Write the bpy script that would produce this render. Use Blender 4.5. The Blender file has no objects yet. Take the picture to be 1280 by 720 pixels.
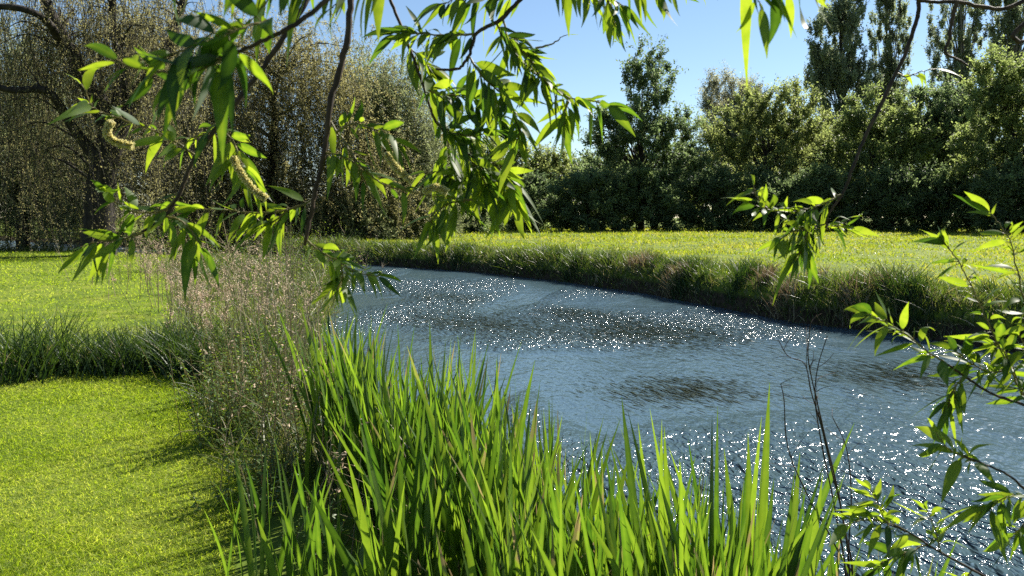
import bpy, math, random
import numpy as np

rng = np.random.default_rng(7)
random.seed(7)
C = bpy.context.scene.collection
R = math.radians
scene = bpy.context.scene

# ------------------------------------------------------------------ camera, sky, sun, exposure
F, CX, CY, PITCH, CAMZ = 1005.0, 640.0, 360.0, R(5.1), 1.6
cam = bpy.data.cameras.new("camera")
cam.sensor_width = 36
cam.lens = 36 * F / 1280
cam.clip_start = 0.05
cam.clip_end = 3000
cam.dof.use_dof = True
cam.dof.focus_distance = 5.0
cam.dof.aperture_fstop = 11.0
camo = bpy.data.objects.new("camera", cam)
C.objects.link(camo)
camo.location = (0, 0, CAMZ)
camo.rotation_euler = (R(90) - PITCH, 0, 0)
scene.camera = camo

SUN_AZ, SUN_EL = R(45), R(41)          # azimuth measured from +Y towards +X
world = bpy.data.worlds.new("World")
scene.world = world
world.use_nodes = True
nt = world.node_tree
sky = nt.nodes.new("ShaderNodeTexSky")
sky.sky_type = 'NISHITA'
sky.sun_disc = False
sky.sun_elevation = SUN_EL
sky.sun_rotation = SUN_AZ
sky.air_density = 1.0
sky.dust_density = 0.05
sky.ozone_density = 3.0
bg = nt.nodes["Background"]
bg.inputs[1].default_value = 0.052
nt.links.new(sky.outputs[0], bg.inputs[0])

sun = bpy.data.lights.new("sun", 'SUN')
sun.energy = 5.0
sun.angle = R(0.53)
sun.color = (1.0, 0.94, 0.83)
suno = bpy.data.objects.new("sun", sun)
C.objects.link(suno)
SUNV = np.array([math.sin(SUN_AZ) * math.cos(SUN_EL), math.cos(SUN_AZ) * math.cos(SUN_EL), math.sin(SUN_EL)])
from mathutils import Vector
suno.rotation_euler = Vector(SUNV).to_track_quat('Z', 'Y').to_euler()
suno.location = (20, 20, 30)

vs = scene.view_settings
vs.view_transform = 'Standard'
vs.look = 'None'
vs.exposure = 1.42
vs.gamma = 1
vs.use_curve_mapping = False
cy = scene.cycles
cy.max_bounces = 5
cy.diffuse_bounces = 3
cy.glossy_bounces = 2
cy.transmission_bounces = 4
cy.transparent_max_bounces = 4
cy.caustics_reflective = False
cy.caustics_refractive = False
cy.sample_clamp_indirect = 5
cy.use_denoising = False


def pix(px, py, d):
    """a point at distance d along +Y seen at photo pixel px, py"""
    rx, ru = (px - CX) / F, (CY - py) / F
    y = math.cos(PITCH) + ru * math.sin(PITCH)
    z = -math.sin(PITCH) + ru * math.cos(PITCH)
    return np.array([rx * d / y, d, CAMZ + z * d / y])


# ------------------------------------------------------------------ mesh building
class MB:
    def __init__(s):
        s.v, s.f, s.t, s.n = [], [], [], 0

    def add(s, v, f, t):
        v = np.asarray(v, float).reshape(-1, 3)
        f = np.asarray(f, np.int64)
        t = np.broadcast_to(np.asarray(t, float), (len(v),))
        s.v.append(v); s.f.append(f + s.n); s.t.append(t); s.n += len(v)

    def build(s, name, mat, parent=None, smooth=False, origin=None):
        me = bpy.data.meshes.new(name)
        v = np.concatenate(s.v) if s.v else np.zeros((0, 3))
        t = np.concatenate(s.t) if s.t else np.zeros(0)
        o0 = np.zeros(3) if origin is None else np.asarray(origin, float)
        v = v - o0
        loops = np.concatenate([f.ravel() for f in s.f])
        tot = np.concatenate([np.full(len(f), f.shape[1]) for f in s.f])
        start = np.concatenate([[0], np.cumsum(tot)[:-1]])
        me.vertices.add(len(v)); me.vertices.foreach_set("co", v.ravel().astype(np.float32))
        me.loops.add(len(loops)); me.loops.foreach_set("vertex_index", loops.astype(np.int32))
        me.polygons.add(len(tot))
        me.polygons.foreach_set("loop_start", start.astype(np.int32))
        try:
            me.polygons.foreach_set("loop_total", tot.astype(np.int32))
        except Exception:
            pass
        me.update(calc_edges=True)
        me.polygons.foreach_set("use_smooth", np.full(len(tot), bool(smooth)))
        a = me.attributes.new("tone", 'FLOAT', 'POINT')
        a.data.foreach_set("value", t.astype(np.float32))
        me.materials.append(mat)
        o = bpy.data.objects.new(name, me)
        C.objects.link(o)
        if parent is not None:
            o.parent = parent
            o.location = tuple(o0 - np.array(parent_loc.get(parent.name, (0, 0, 0))))
        else:
            o.location = tuple(o0)
        parent_loc[o.name] = tuple(o0)
        return o


parent_loc = {}


def tag(o, label=None, cat=None, group=None, kind=None):
    if label: o["label"] = label
    if cat: o["category"] = cat
    if group: o["group"] = group
    if kind: o["kind"] = kind
    return o


def empty(name, loc, label, cat, group=None):
    o = bpy.data.objects.new(name, None)
    C.objects.link(o)
    o.location = tuple(loc)
    o.empty_display_size = 0.1
    parent_loc[o.name] = tuple(loc)
    return tag(o, label, cat, group)


def unit(a):
    a = np.asarray(a, float)
    return a / np.maximum(np.linalg.norm(a, axis=-1, keepdims=True), 1e-9)


def rdir(n):
    return unit(rng.normal(size=(n, 3)))


def perp(d):
    """random unit vectors perpendicular to d"""
    return unit(np.cross(d, rdir(len(d))))


def blades(mb, P, D, S, L, W, bend, k, prof, tone, fold=0.0, cubic=None, curl=None, tips=0.0):
    """N curved tapering leaves. bend is added with t^2, cubic with t^3."""
    N = len(P)
    L = np.broadcast_to(L, (N,)); W = np.broadcast_to(W, (N,)); tone = np.broadcast_to(tone, (N,))
    t = np.linspace(0, 1, k + 1)
    Cn = P[:, None] + D[:, None] * (L[:, None] * t)[..., None] + bend[:, None] * (t ** 2)[None, :, None]
    if cubic is not None:
        Cn = Cn + cubic[:, None] * (t ** 3.5)[None, :, None]
    w = (W[:, None] * prof(t)[None]) / 2
    Sv = S[:, None].repeat(k + 1, 1)
    if curl is not None:
        ang = curl[:, None] * t[None]
        nrm = np.cross(S, D)[:, None]
        Sv = Sv * np.cos(ang)[..., None] + nrm * np.sin(ang)[..., None]
    if fold:
        nrm = unit(np.cross(Sv, np.gradient(Cn, axis=1)))
        V = np.stack([Cn - Sv * w[..., None], Cn - nrm * (w * fold)[..., None], Cn + Sv * w[..., None]], 2)
        c = 3
    else:
        V = np.stack([Cn - Sv * w[..., None], Cn + Sv * w[..., None]], 2)
        c = 2
    idx = np.arange(N)[:, None, None] * ((k + 1) * c) + np.arange(k)[None, :, None] * c + np.arange(c - 1)[None, None]
    Fq = np.stack([idx, idx + 1, idx + c + 1, idx + c], -1).reshape(-1, 4)
    tn = np.repeat(tone, (k + 1) * c).reshape(N, k + 1, c)
    if c == 3:
        tn[:, :, 1] += .22
        tn = np.minimum(tn, .80)
    if tips:
        b_ = rng.random(N) < tips
        tn[b_, -2:] = 1.0
    mb.add(V.reshape(-1, 3), Fq, tn.ravel())


def strands(mb, P, D, L, bend, r0, r1, k, tone, n=3, wob=0.0):
    """N thin curved round twigs"""
    N = len(P)
    L = np.broadcast_to(L, (N,)); r0 = np.broadcast_to(r0, (N,)); r1 = np.broadcast_to(r1, (N,)); tone = np.broadcast_to(tone, (N,))
    t = np.linspace(0, 1, k + 1)
    Cn = P[:, None] + D[:, None] * (L[:, None] * t)[..., None] + bend[:, None] * (t ** 2)[None, :, None]
    if wob:
        Cn[:, 1:] += rng.normal(size=(N, k, 3)) * wob * L[:, None, None]
    T = unit(np.gradient(Cn, axis=1))
    A = perp(D)[:, None].repeat(k + 1, 1)
    A = unit(A - T * (A * T).sum(-1, keepdims=True))
    B = np.cross(T, A)
    r = r0[:, None] * (1 - t) + r1[:, None] * t
    a = np.arange(n) * 2 * np.pi / n
    V = Cn[:, :, None] + r[:, :, None, None] * (A[:, :, None] * np.cos(a)[None, None, :, None] + B[:, :, None] * np.sin(a)[None, None, :, None])
    i = np.arange(N)[:, None, None] * ((k + 1) * n) + np.arange(k)[None, :, None] * n
    j = np.arange(n)[None, None]; j2 = (j + 1) % n
    Fq = np.stack([i + j, i + j2, i + n + j2, i + n + j], -1).reshape(-1, 4)
    mb.add(V.reshape(-1, 3), Fq, np.repeat(tone, (k + 1) * n))
    return Cn


def smooth_path(pts, m):
    """Catmull-Rom through pts (last column may be a radius)"""
    p = np.asarray(pts, float)
    p = np.vstack([2 * p[0] - p[1], p, 2 * p[-1] - p[-2]])
    out = []
    for i in range(1, len(p) - 2):
        for u in np.linspace(0, 1, m, endpoint=False):
            a, b, c, d = p[i - 1], p[i], p[i + 1], p[i + 2]
            out.append(0.5 * (2 * b + (c - a) * u + (2 * a - 5 * b + 4 * c - d) * u * u + (3 * b - a - 3 * c + d) * u ** 3))
    out.append(p[-2])
    return np.array(out)


def tube(mb, pts, rad, n=7, tone=0.5, rough=0.0, knob=0.0):
    pts = np.asarray(pts, float); K = len(pts)
    rad = np.broadcast_to(rad, (K,)).astype(float)
    T = unit(np.gradient(pts, axis=0))
    a = unit(np.cross(T[0], [0.31, 0.77, 0.21]))
    A = []
    for i in range(K):
        a = unit(a - T[i] * np.dot(a, T[i])); A.append(a)
    A = np.array(A); B = np.cross(T, A)
    ang = np.arange(n) * 2 * np.pi / n
    rr = rad[:, None] * (1 + rough * rng.normal(size=(K, n)))
    if knob:
        rr = rr * (1 + knob * (rng.random(K)[:, None] > .8))
    V = pts[:, None] + rr[..., None] * (A[:, None] * np.cos(ang)[None, :, None] + B[:, None] * np.sin(ang)[None, :, None])
    i = np.arange(K - 1)[:, None] * n; j = np.arange(n)[None]; j2 = (j + 1) % n
    Fq = np.stack([i + j, i + j2, i + n + j2, i + n + j], -1).reshape(-1, 4)
    mb.add(V.reshape(-1, 3), Fq, tone)
    mb.add(V[-1], np.arange(n)[None], tone)
    mb.add(V[0], np.arange(n)[None, ::-1], tone)


def rhombi(mb, P, L, W, tone, D=None, lift=0.12):
    """small pointed leaves, folded a little along the midrib"""
    N = len(P)
    D = rdir(N) if D is None else D
    S = perp(D)
    nrm = np.cross(D, S)
    L = np.broadcast_to(L, (N,))[:, None]; W = np.broadcast_to(W, (N,))[:, None]
    m = P + D * L * .5
    V = np.stack([P, m - S * W / 2 + nrm * W * lift, P + D * L, m + S * W / 2 + nrm * W * lift], 1)
    i = np.arange(N)[:, None] * 4
    mb.add(V.reshape(-1, 3), i + np.arange(4)[None], np.repeat(np.broadcast_to(tone, (N,)), 4))


# ------------------------------------------------------------------ materials
def nodes(m):
    m.use_nodes = True
    t = m.node_tree
    t.nodes.clear()
    return t, t.nodes.new("ShaderNodeOutputMaterial")


def ramp(t, src, stops):
    r = t.nodes.new("ShaderNodeValToRGB")
    e = r.color_ramp.elements
    while len(e) < len(stops): e.new(0.5)
    for x, (p, c) in zip(e, stops):
        x.position = p; x.color = (*c, 1)
    t.links.new(src, r.inputs[0])
    return r.outputs[0]


def leaf_mat(name, stops, trans, fac=0.45, rough=0.45, spec=0.4, veins=False):
    """reflecting leaf colour by the leaf's own tone, plus light shining through"""
    m = bpy.data.materials.new(name)
    t, out = nodes(m)
    at = t.nodes.new("ShaderNodeAttribute"); at.attribute_name = "tone"
    src = at.outputs["Fac"]
    if veins:
        tcn = t.nodes.new("ShaderNodeTexCoord")
        nzn = t.nodes.new("ShaderNodeTexNoise"); nzn.inputs["Scale"].default_value = veins; nzn.inputs["Detail"].default_value = 4
        t.links.new(tcn.outputs["Object"], nzn.inputs["Vector"])
        ma = t.nodes.new("ShaderNodeMath"); ma.operation = 'MULTIPLY_ADD'; ma.inputs[1].default_value = .5; ma.inputs[2].default_value = -.27
        t.links.new(nzn.outputs[0], ma.inputs[0])
        mb_ = t.nodes.new("ShaderNodeMath"); mb_.operation = 'ADD'
        t.links.new(src, mb_.inputs[0]); t.links.new(ma.outputs[0], mb_.inputs[1])
        src = mb_.outputs[0]
    col = ramp(t, src, stops)
    tcol = ramp(t, src, trans)
    p = t.nodes.new("ShaderNodeBsdfPrincipled")
    p.inputs["Roughness"].default_value = rough
    p.inputs["Specular IOR Level"].default_value = spec
    t.links.new(col, p.inputs["Base Color"])
    tr = t.nodes.new("ShaderNodeBsdfTranslucent")
    t.links.new(tcol, tr.inputs[0])
    if fac <= 0:
        t.links.new(p.outputs[0], out.inputs[0])
        return m
    mx = t.nodes.new("ShaderNodeMixShader"); mx.inputs[0].default_value = fac
    t.links.new(p.outputs[0], mx.inputs[1]); t.links.new(tr.outputs[0], mx.inputs[2])
    t.links.new(mx.outputs[0], out.inputs[0])
    return m


def bark_mat(name, c0, c1, scale=20, rough=0.85, bump=0.4):
    m = bpy.data.materials.new(name)
    t, out = nodes(m)
    tc = t.nodes.new("ShaderNodeTexCoord")
    mp = t.nodes.new("ShaderNodeMapping"); mp.inputs["Scale"].default_value = (1, 1, .3)
    t.links.new(tc.outputs["Object"], mp.inputs[0])
    nz = t.nodes.new("ShaderNodeTexNoise"); nz.inputs["Scale"].default_value = scale; nz.inputs["Detail"].default_value = 5
    t.links.new(mp.outputs[0], nz.inputs["Vector"])
    col = ramp(t, nz.outputs[0], [(.35, c0), (.65, c1)])
    p = t.nodes.new("ShaderNodeBsdfPrincipled")
    p.inputs["Roughness"].default_value = rough
    p.inputs["Specular IOR Level"].default_value = .25
    t.links.new(col, p.inputs["Base Color"])
    b = t.nodes.new("ShaderNodeBump"); b.inputs["Strength"].default_value = bump; b.inputs["Distance"].default_value = .3 / scale
    t.links.new(nz.outputs[0], b.inputs["Height"]); t.links.new(b.outputs[0], p.inputs["Normal"])
    t.links.new(p.outputs[0], out.inputs[0])
    return m


M = {}
M['willow'] = leaf_mat('willow_leaf', [(0, (.02, .045, .012)), (.6, (.042, .08, .018)), (1, (.09, .13, .03))],
                       [(0, (.04, .10, .008)), (.4, (.11, .22, .010)), (.75, (.31, .43, .018)), (1, (.52, .60, .04))], .5, .5, .3, 70)
M['catkin'] = leaf_mat('catkin_fluff', [(0, (.62, .56, .26)), (1, (.80, .76, .46))], [(0, (.75, .66, .25)), (1, (.9, .85, .45))], .5, .7, .1)
M['iris'] = leaf_mat('iris_leaf', [(0, (.02, .045, .013)), (.55, (.045, .085, .018)), (.87, (.10, .15, .03)), (1, (.26, .20, .10))],
                     [(0, (.04, .11, .008)), (.45, (.14, .27, .014)), (.87, (.31, .46, .025)), (1, (.34, .26, .10))], .43, .38, .45, 25)
M['dry'] = leaf_mat('withered_leaf', [(0, (.11, .085, .045)), (.6, (.27, .22, .12)), (1, (.48, .43, .30))],
                    [(0, (.10, .06, .03)), (1, (.40, .30, .15))], .3, .6, .3)
M['drystem'] = leaf_mat('dead_stem', [(0, (.13, .10, .055)), (1, (.44, .37, .22))], [(0, (.15, .12, .06)), (1, (.44, .36, .18))], .3, .5, .3)
M['fluff'] = leaf_mat('dead_flower_fluff', [(0, (.24, .17, .11)), (.6, (.42, .32, .22)), (1, (.62, .52, .40))],
                      [(0, (.36, .25, .16)), (1, (.72, .58, .44))], .55, .8, .1)
M['sedge'] = leaf_mat('sedge_leaf', [(0, (.015, .034, .012)), (1, (.045, .08, .025))], [(0, (.025, .07, .008)), (1, (.11, .18, .015))], .3, .5, .3)
M['lawn'] = leaf_mat('lawn_blade', [(0, (.06, .10, .014)), (.6, (.13, .18, .022)), (1, (.32, .34, .10))],
                     [(0, (.22, .36, .010)), (.6, (.46, .62, .02)), (1, (.72, .76, .10))], .5, .55, .12)
M['meadow'] = leaf_mat('meadow_blade', [(0, (.07, .11, .012)), (.6, (.14, .18, .018)), (1, (.25, .25, .05))],
                       [(0, (.22, .32, .01)), (.6, (.38, .44, .02)), (1, (.54, .48, .08))], .5, .5, .3)
M['bank'] = leaf_mat('bank_blade', [(0, (.032, .055, .014)), (.55, (.07, .105, .026)), (.8, (.15, .14, .06)), (1, (.36, .32, .2))],
                     [(0, (.06, .12, .01)), (.55, (.17, .25, .02)), (.8, (.28, .26, .07)), (1, (.40, .34, .18))], .36, .45, .4)
M['herb'] = leaf_mat('herb_leaf', [(0, (.04, .085, .02)), (1, (.10, .16, .035))], [(0, (.12, .26, .012)), (1, (.32, .42, .03))], .45, .45, .4)
M['weed'] = leaf_mat('water_weed', [(0, (.032, .044, .022)), (1, (.085, .10, .05))], [(0, (.02, .03, .01)), (1, (.05, .06, .02))], .2, .3, .5)
M['twig'] = bark_mat('twig_bark', (.018, .011, .007), (.06, .038, .022), 60, .7)
M['greentwig'] = bark_mat('young_twig_bark', (.09, .08, .02), (.16, .13, .035), 60, .5)
M['bark'] = bark_mat('tree_bark', (.012, .010, .008), (.04, .033, .026), 5)
M['greybark'] = bark_mat('grey_bark', (.10, .09, .075), (.20, .18, .15), 6)


def tree_leaf(name, d, l, tf=.35, fac=.4):
    mid = tuple((a + b) / 2 for a, b in zip(d, l))
    return leaf_mat(name, [(0, d), (1, l)], [(0, tuple(x * 1.8 for x in d)), (1, tuple(x * 2.6 for x in l))], .5, .5, .35)


M['dark_green'] = tree_leaf('maple_leaf', (0.055, 0.085, 0.038), (0.135, 0.18, 0.065))
M['mid_green'] = tree_leaf('hedge_leaf', (0.07, 0.1, 0.032), (0.19, 0.23, 0.065))
M['olive'] = tree_leaf('sallow_leaf', (0.085, 0.11, 0.033), (0.205, 0.235, 0.07))
M['brown_olive'] = tree_leaf('catkin_brown_leaf', (.105,.102,.042), (.205,.188,.076))
M['grey_green'] = tree_leaf('grey_willow_leaf', (0.085, 0.1, 0.046), (0.18, 0.2, 0.09))
M['yellow_green'] = tree_leaf('yellow_shrub_leaf', (0.1, 0.12, 0.02), (0.24, 0.25, 0.04))
M['poplar'] = tree_leaf('poplar_leaf', (.09,.115,.07), (.20,.235,.125))
M['pale'] = tree_leaf('pale_willow_leaf', (0.13, 0.14, 0.085), (0.26, 0.26, 0.15))


# ------------------------------------------------------------------ river and ground
NEAR = [(-300, 60), (-60, 46), (-30, 42), (-18, 37), (-11.5, 32), (-7.2, 28.2), (-4.9, 24.5), (-3.9, 19), (-2.85, 12.5), (-1.6, 7.5), (-.9, 5.9), (-.4, 5.0),
        (.15, 4.15), (.75, 3.25), (1.5, 2.1), (2.6, .5), (6, -6), (30, -60)]
FAR = [(60, -40), (22, -2), (13, 5.2), (9.5, 8.7), (7.5, 11.6), (6.4, 13.9), (5.4, 15.1), (4.6, 17.6), (3.5, 20.8), (1.5, 24.8), (-1.1, 28.7),
       (-4.4, 32), (-9, 36.5), (-15, 43), (-26, 54), (-40, 66), (-60, 78), (-300, 120)]
POLY = np.array(NEAR + FAR, float)


def inside(poly, x, y):
    poly = np.asarray(poly, float)
    c = np.zeros(x.shape, bool)
    for (x0, y0), (x1, y1) in zip(poly, np.roll(poly, -1, 0)):
        if y0 == y1: continue
        c ^= ((y0 > y) != (y1 > y)) & (x < (x1 - x0) * (y - y0) / (y1 - y0) + x0)
    return c


def seg_dist(chain, x, y):
    d = np.full(x.shape, 1e9)
    for (x0, y0), (x1, y1) in zip(chain[:-1], chain[1:]):
        dx, dy = x1 - x0, y1 - y0
        u = np.clip(((x - x0) * dx + (y - y0) * dy) / (dx * dx + dy * dy), 0, 1)
        d = np.minimum(d, np.hypot(x - x0 - u * dx, y - y0 - u * dy))
    return d


WATER_Z = -0.40


def bumps(x, y):
    return (np.sin(x * 1.7 + y * .9 + .4) * np.sin(y * 1.3 - x * .6) * .5 + np.sin(x * .51 + 1.1) * np.sin(y * .43 + .2) )


def ground_z(x, y):
    x = np.asarray(x, float); y = np.asarray(y, float)
    dn, df = seg_dist(NEAR, x, y), seg_dist(FAR, x, y)
    ins = inside(POLY, x, y)
    s = np.where(ins, -np.minimum(dn, df), np.minimum(dn, df))
    far = df < dn
    land = np.where(far, .28, 0.0)
    width = np.where(far, .35, .8)
    u = np.clip((s + .45) / (width + .45), 0, 1)
    u = u * u * (3 - 2 * u)
    z = -1.05 + (land + 1.05) * u
    return z + np.clip(s, 0, 1) * .035 * bumps(x, y) * np.where(far, 1.6, .8)


def axis(bands):
    out = []
    for a, b, st in bands:
        out.append(np.arange(a, b, st))
    out.append([bands[-1][1]])
    return np.concatenate(out)


xs = axis([(-400, -120, 40), (-120, -30, 5), (-30, -12, 1), (-12, -4, .4), (-4, 8, .2), (8, 20, .6), (20, 60, 4), (60, 180, 15), (180, 400, 40)])
ys = axis([(-100, -20, 20), (-20, -2, 1.5), (-2, 6, .2), (6, 16, .3), (16, 40, .5), (40, 90, 1.5), (90, 200, 10), (200, 600, 50)])
gx, gy = np.meshgrid(xs, ys)
mb = MB()
gz = ground_z(gx, gy)
n0, n1 = gx.shape
ii = np.arange(n0 - 1)[:, None] * n1 + np.arange(n1 - 1)[None]
mb.add(np.stack([gx, gy, gz], -1).reshape(-1, 3), np.stack([ii, ii + 1, ii + n1 + 1, ii + n1], -1).reshape(-1, 4), .5)

m = bpy.data.materials.new('turf_and_soil')
t, out = nodes(m)
geo = t.nodes.new("ShaderNodeNewGeometry")
sp = t.nodes.new("ShaderNodeSeparateXYZ"); t.links.new(geo.outputs["Position"], sp.inputs[0])
nz = t.nodes.new("ShaderNodeTexNoise"); nz.inputs["Scale"].default_value = 1.3; nz.inputs["Detail"].default_value = 8
t.links.new(geo.outputs["Position"], nz.inputs["Vector"])
grass = ramp(t, nz.outputs[0], [(.3, (.06, .095, .012)), (.5, (.10, .14, .016)), (.7, (.15, .175, .026))])
nz2 = t.nodes.new("ShaderNodeTexNoise"); nz2.inputs["Scale"].default_value = 9; nz2.inputs["Detail"].default_value = 6
t.links.new(geo.outputs["Position"], nz2.inputs["Vector"])
soil = ramp(t, nz2.outputs[0], [(.3, (.018, .013, .009)), (.7, (.06, .045, .028))])
mr = t.nodes.new("ShaderNodeMapRange"); mr.inputs[1].default_value = -.12; mr.inputs[2].default_value = -.03
t.links.new(sp.outputs[2], mr.inputs[0])
mx = t.nodes.new("ShaderNodeMix"); mx.data_type = 'RGBA'
t.links.new(mr.outputs[0], mx.inputs[0]); t.links.new(soil, mx.inputs[6]); t.links.new(grass, mx.inputs[7])
p = t.nodes.new("ShaderNodeBsdfPrincipled"); p.inputs["Roughness"].default_value = .9; p.inputs["Specular IOR Level"].default_value = .1
t.links.new(mx.outputs[2], p.inputs["Base Color"])
bp = t.nodes.new("ShaderNodeBump"); bp.inputs["Strength"].default_value = .5; bp.inputs["Distance"].default_value = .04
t.links.new(nz2.outputs[0], bp.inputs["Height"]); t.links.new(bp.outputs[0], p.inputs["Normal"])
t.links.new(p.outputs[0], out.inputs[0])
tag(mb.build('ground', m, smooth=True), 'grassy ground with the river channel cut through it', kind='structure')

# water: rippled sheet with real small waves near the camera, ripple bump everywhere
m = bpy.data.materials.new('river_water')
t, out = nodes(m)
geo = t.nodes.new("ShaderNodeNewGeometry")
mp = t.nodes.new("ShaderNodeMapping"); mp.vector_type = 'POINT'
mp.inputs["Rotation"].default_value = (0, 0, R(-28)); mp.inputs["Scale"].default_value = (1, .55, 1)
t.links.new(geo.outputs["Position"], mp.inputs[0])


def wnoise(scale, detail, vec, dist=0.0):
    n = t.nodes.new("ShaderNodeTexNoise"); n.inputs["Scale"].default_value = scale; n.inputs["Detail"].default_value = detail
    n.inputs["Distortion"].default_value = dist
    t.links.new(vec, n.inputs["Vector"])
    return n.outputs[0]


def math_node(op, a, b):
    n = t.nodes.new("ShaderNodeMath"); n.operation = op
    for i, x in enumerate((a, b)):
        if isinstance(x, (int, float)): n.inputs[i].default_value = x
        else: t.links.new(x, n.inputs[i])
    return n.outputs[0]


w1 = wnoise(1.1, 2, mp.outputs[0], .5)
w2 = wnoise(4.5, 2, mp.outputs[0], .6)
w3 = wnoise(14, 2, mp.outputs[0], .3)
mp2 = t.nodes.new("ShaderNodeMapping"); mp2.inputs["Location"].default_value = (3.0, 0.0, 0)
t.links.new(mp.outputs[0], mp2.inputs[0])
patch = wnoise(.24, 2.5, mp2.outputs[0], .8)
pm = t.nodes.new("ShaderNodeMapRange"); pm.inputs[1].default_value = .44; pm.inputs[2].default_value = .60
pm.inputs[3].default_value = .26; pm.inputs[4].default_value = 1.95
t.links.new(patch, pm.inputs[0])
h = math_node('ADD', math_node('MULTIPLY', w1, .035), math_node('MULTIPLY', math_node('MULTIPLY', w2, pm.outputs[0]), .095))
h = math_node('ADD', h, math_node('MULTIPLY', math_node('MULTIPLY', w3, pm.outputs[0]), .078))
bp = t.nodes.new("ShaderNodeBump"); bp.inputs["Strength"].default_value = 1.0; bp.inputs["Distance"].default_value = 1.0
t.links.new(h, bp.inputs["Height"])
p = t.nodes.new("ShaderNodeBsdfPrincipled")
p.inputs["Base Color"].default_value = (.050, .086, .106, 1)
p.inputs["Roughness"].default_value = .15
p.inputs["IOR"].default_value = 1.333
t.links.new(bp.outputs[0], p.inputs["Normal"])
t.links.new(p.outputs[0], out.inputs[0])
mb = MB()
wx, wy = np.meshgrid(np.linspace(-310, 70, 20), np.linspace(-62, 130, 20))
ii = np.arange(19)[:, None] * 20 + np.arange(19)[None]
mb.add(np.stack([wx, wy, wx * 0 + WATER_Z], -1).reshape(-1, 3), np.stack([ii, ii + 1, ii + 21, ii + 20], -1).reshape(-1, 4), .5)
tag(mb.build('river_water', m), 'rippling blue river bending away and glittering in the sun', kind='structure')


# ------------------------------------------------------------------ grass
def sample(poly, n, power=1.0):
    """points in a polygon, denser near the camera"""
    poly = np.asarray(poly, float)
    lo, hi = poly.min(0), poly.max(0)
    out = np.zeros((0, 2))
    while len(out) < n:
        q = lo + rng.random((n * 3, 2)) * (hi - lo)
        ok = inside(poly, q[:, 0], q[:, 1])
        if power:
            d = np.hypot(q[:, 0], q[:, 1])
            ok &= rng.random(len(q)) < (max(lo[1], 1.5) / np.maximum(d, max(lo[1], 1.5))) ** power
        out = np.vstack([out, q[ok]])
    return out[:n]


def taper(t):
    return np.clip((1 - t) ** .7, .04, 1)


def grass(mb, xy, lmin, lmax, w, tonef, lean=.5, k=2, zoff=-.01):
    n = len(xy)
    z = ground_z(xy[:, 0], xy[:, 1]) + zoff
    Pn = np.column_stack([xy, z])
    D = unit(np.column_stack([rng.normal(size=(n, 2)) * lean * .6, np.ones(n)]))
    S = perp(D)
    L = rng.uniform(lmin, lmax, n) if np.isscalar(lmin) else lmin * rng.uniform(.6, 1.2, n)
    a = rng.uniform(0, 2 * np.pi, n)
    bend = np.column_stack([np.cos(a), np.sin(a), -.5 * np.ones(n)]) * (L * lean * rng.uniform(.2, 1, n))[:, None]
    blades(mb, Pn, D, S, L, w, bend, k, taper, tonef)


def patchy(xy, s=1.0):
    return .5 + .22 * bumps(xy[:, 0] * s, xy[:, 1] * s)


LAWN = [(-.9, 2.2), (-1.2, 3.3), (-1.65, 4.9), (-2.2, 6.3), (-2.7, 7.5), (-3.4, 8.2), (-7.6, 8.4), (-3.4, 2.4)]
mb = MB()
xy = sample(LAWN, 430000, 1.3)
dd = np.hypot(xy[:, 0], xy[:, 1])
grass(mb, xy, .022 + .03 * rng.random(len(xy)) ** 2 + .026 * np.clip(bumps(xy[:, 0] * 4.7, xy[:, 1] * 5.3) + .2, 0, 1.2), None, .0030 + .0006 * dd, np.clip(patchy(xy, 2.3) + rng.normal(size=len(xy)) * .25, 0, 1), .9)
tag(mb.build('lawn_grass', M['lawn']), 'short sunlit mown grass in the near left corner', kind='stuff')

UP = [(-3.6, 9.2), (-5.2, 12.4), (-7.6, 18), (-10.8, 24.7), (-13.5, 33), (-18, 36.5), (-50, 38), (-50, 9.2)]
mb = MB()
xy = sample(UP, 80000, 1.5)
dd = np.hypot(xy[:, 0], xy[:, 1])
grass(mb, xy, .03 + .0022 * dd, None, .005 + .0007 * dd, np.clip(patchy(xy, 1.1) + rng.normal(size=len(xy)) * .22, 0, 1), .8)
tag(mb.build('far_lawn_grass', M['lawn']), 'bright mown grass beyond the sedge row under the old willow', kind='stuff')

MEAD = [(3.9, 21.4), (2.0, 25.2), (-.6, 29.3), (-4, 32.8), (-8.6, 37.2), (-14, 44), (-25, 55), (-25, 92), (75, 92), (60, 20), (24, 0), (13.6, 6), (10, 9.3), (8, 12), (6.8, 14.4), (5, 18)]
mb = MB()
xy = sample(MEAD, 120000, 1.3)
dd = np.hypot(xy[:, 0], xy[:, 1])
grass(mb, xy, (.09 + .0022 * dd) * np.clip(.9 + .55 * bumps(xy[:, 0] * 2.1, xy[:, 1] * 1.6), .45, 1.8), None, .008 + .0009 * dd, np.clip(patchy(xy, .7) + rng.normal(size=len(xy)) * .25, 0, 1), .75)
tag(mb.build('meadow_grass', M['meadow']), 'yellow green meadow grass in full sun beyond the river', kind='stuff')


def along(chain, n, o0, o1, weight=None):
    """n points along a chain, offset sideways by o0..o1 to its right-hand side"""
    ch = np.asarray(chain, float)
    seg = np.hypot(*(ch[1:] - ch[:-1]).T)
    mid = (ch[1:] + ch[:-1]) / 2
    w = seg * (weight(np.hypot(*mid.T)) if weight else 1)
    i = rng.choice(len(seg), n, p=w / w.sum())
    u = rng.random(n)
    d = (ch[i + 1] - ch[i]) / seg[i][:, None]
    nr = np.column_stack([d[:, 1], -d[:, 0]])
    return ch[i] + (ch[i + 1] - ch[i]) * u[:, None] + nr * rng.uniform(o0, o1, n)[:, None]


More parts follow.
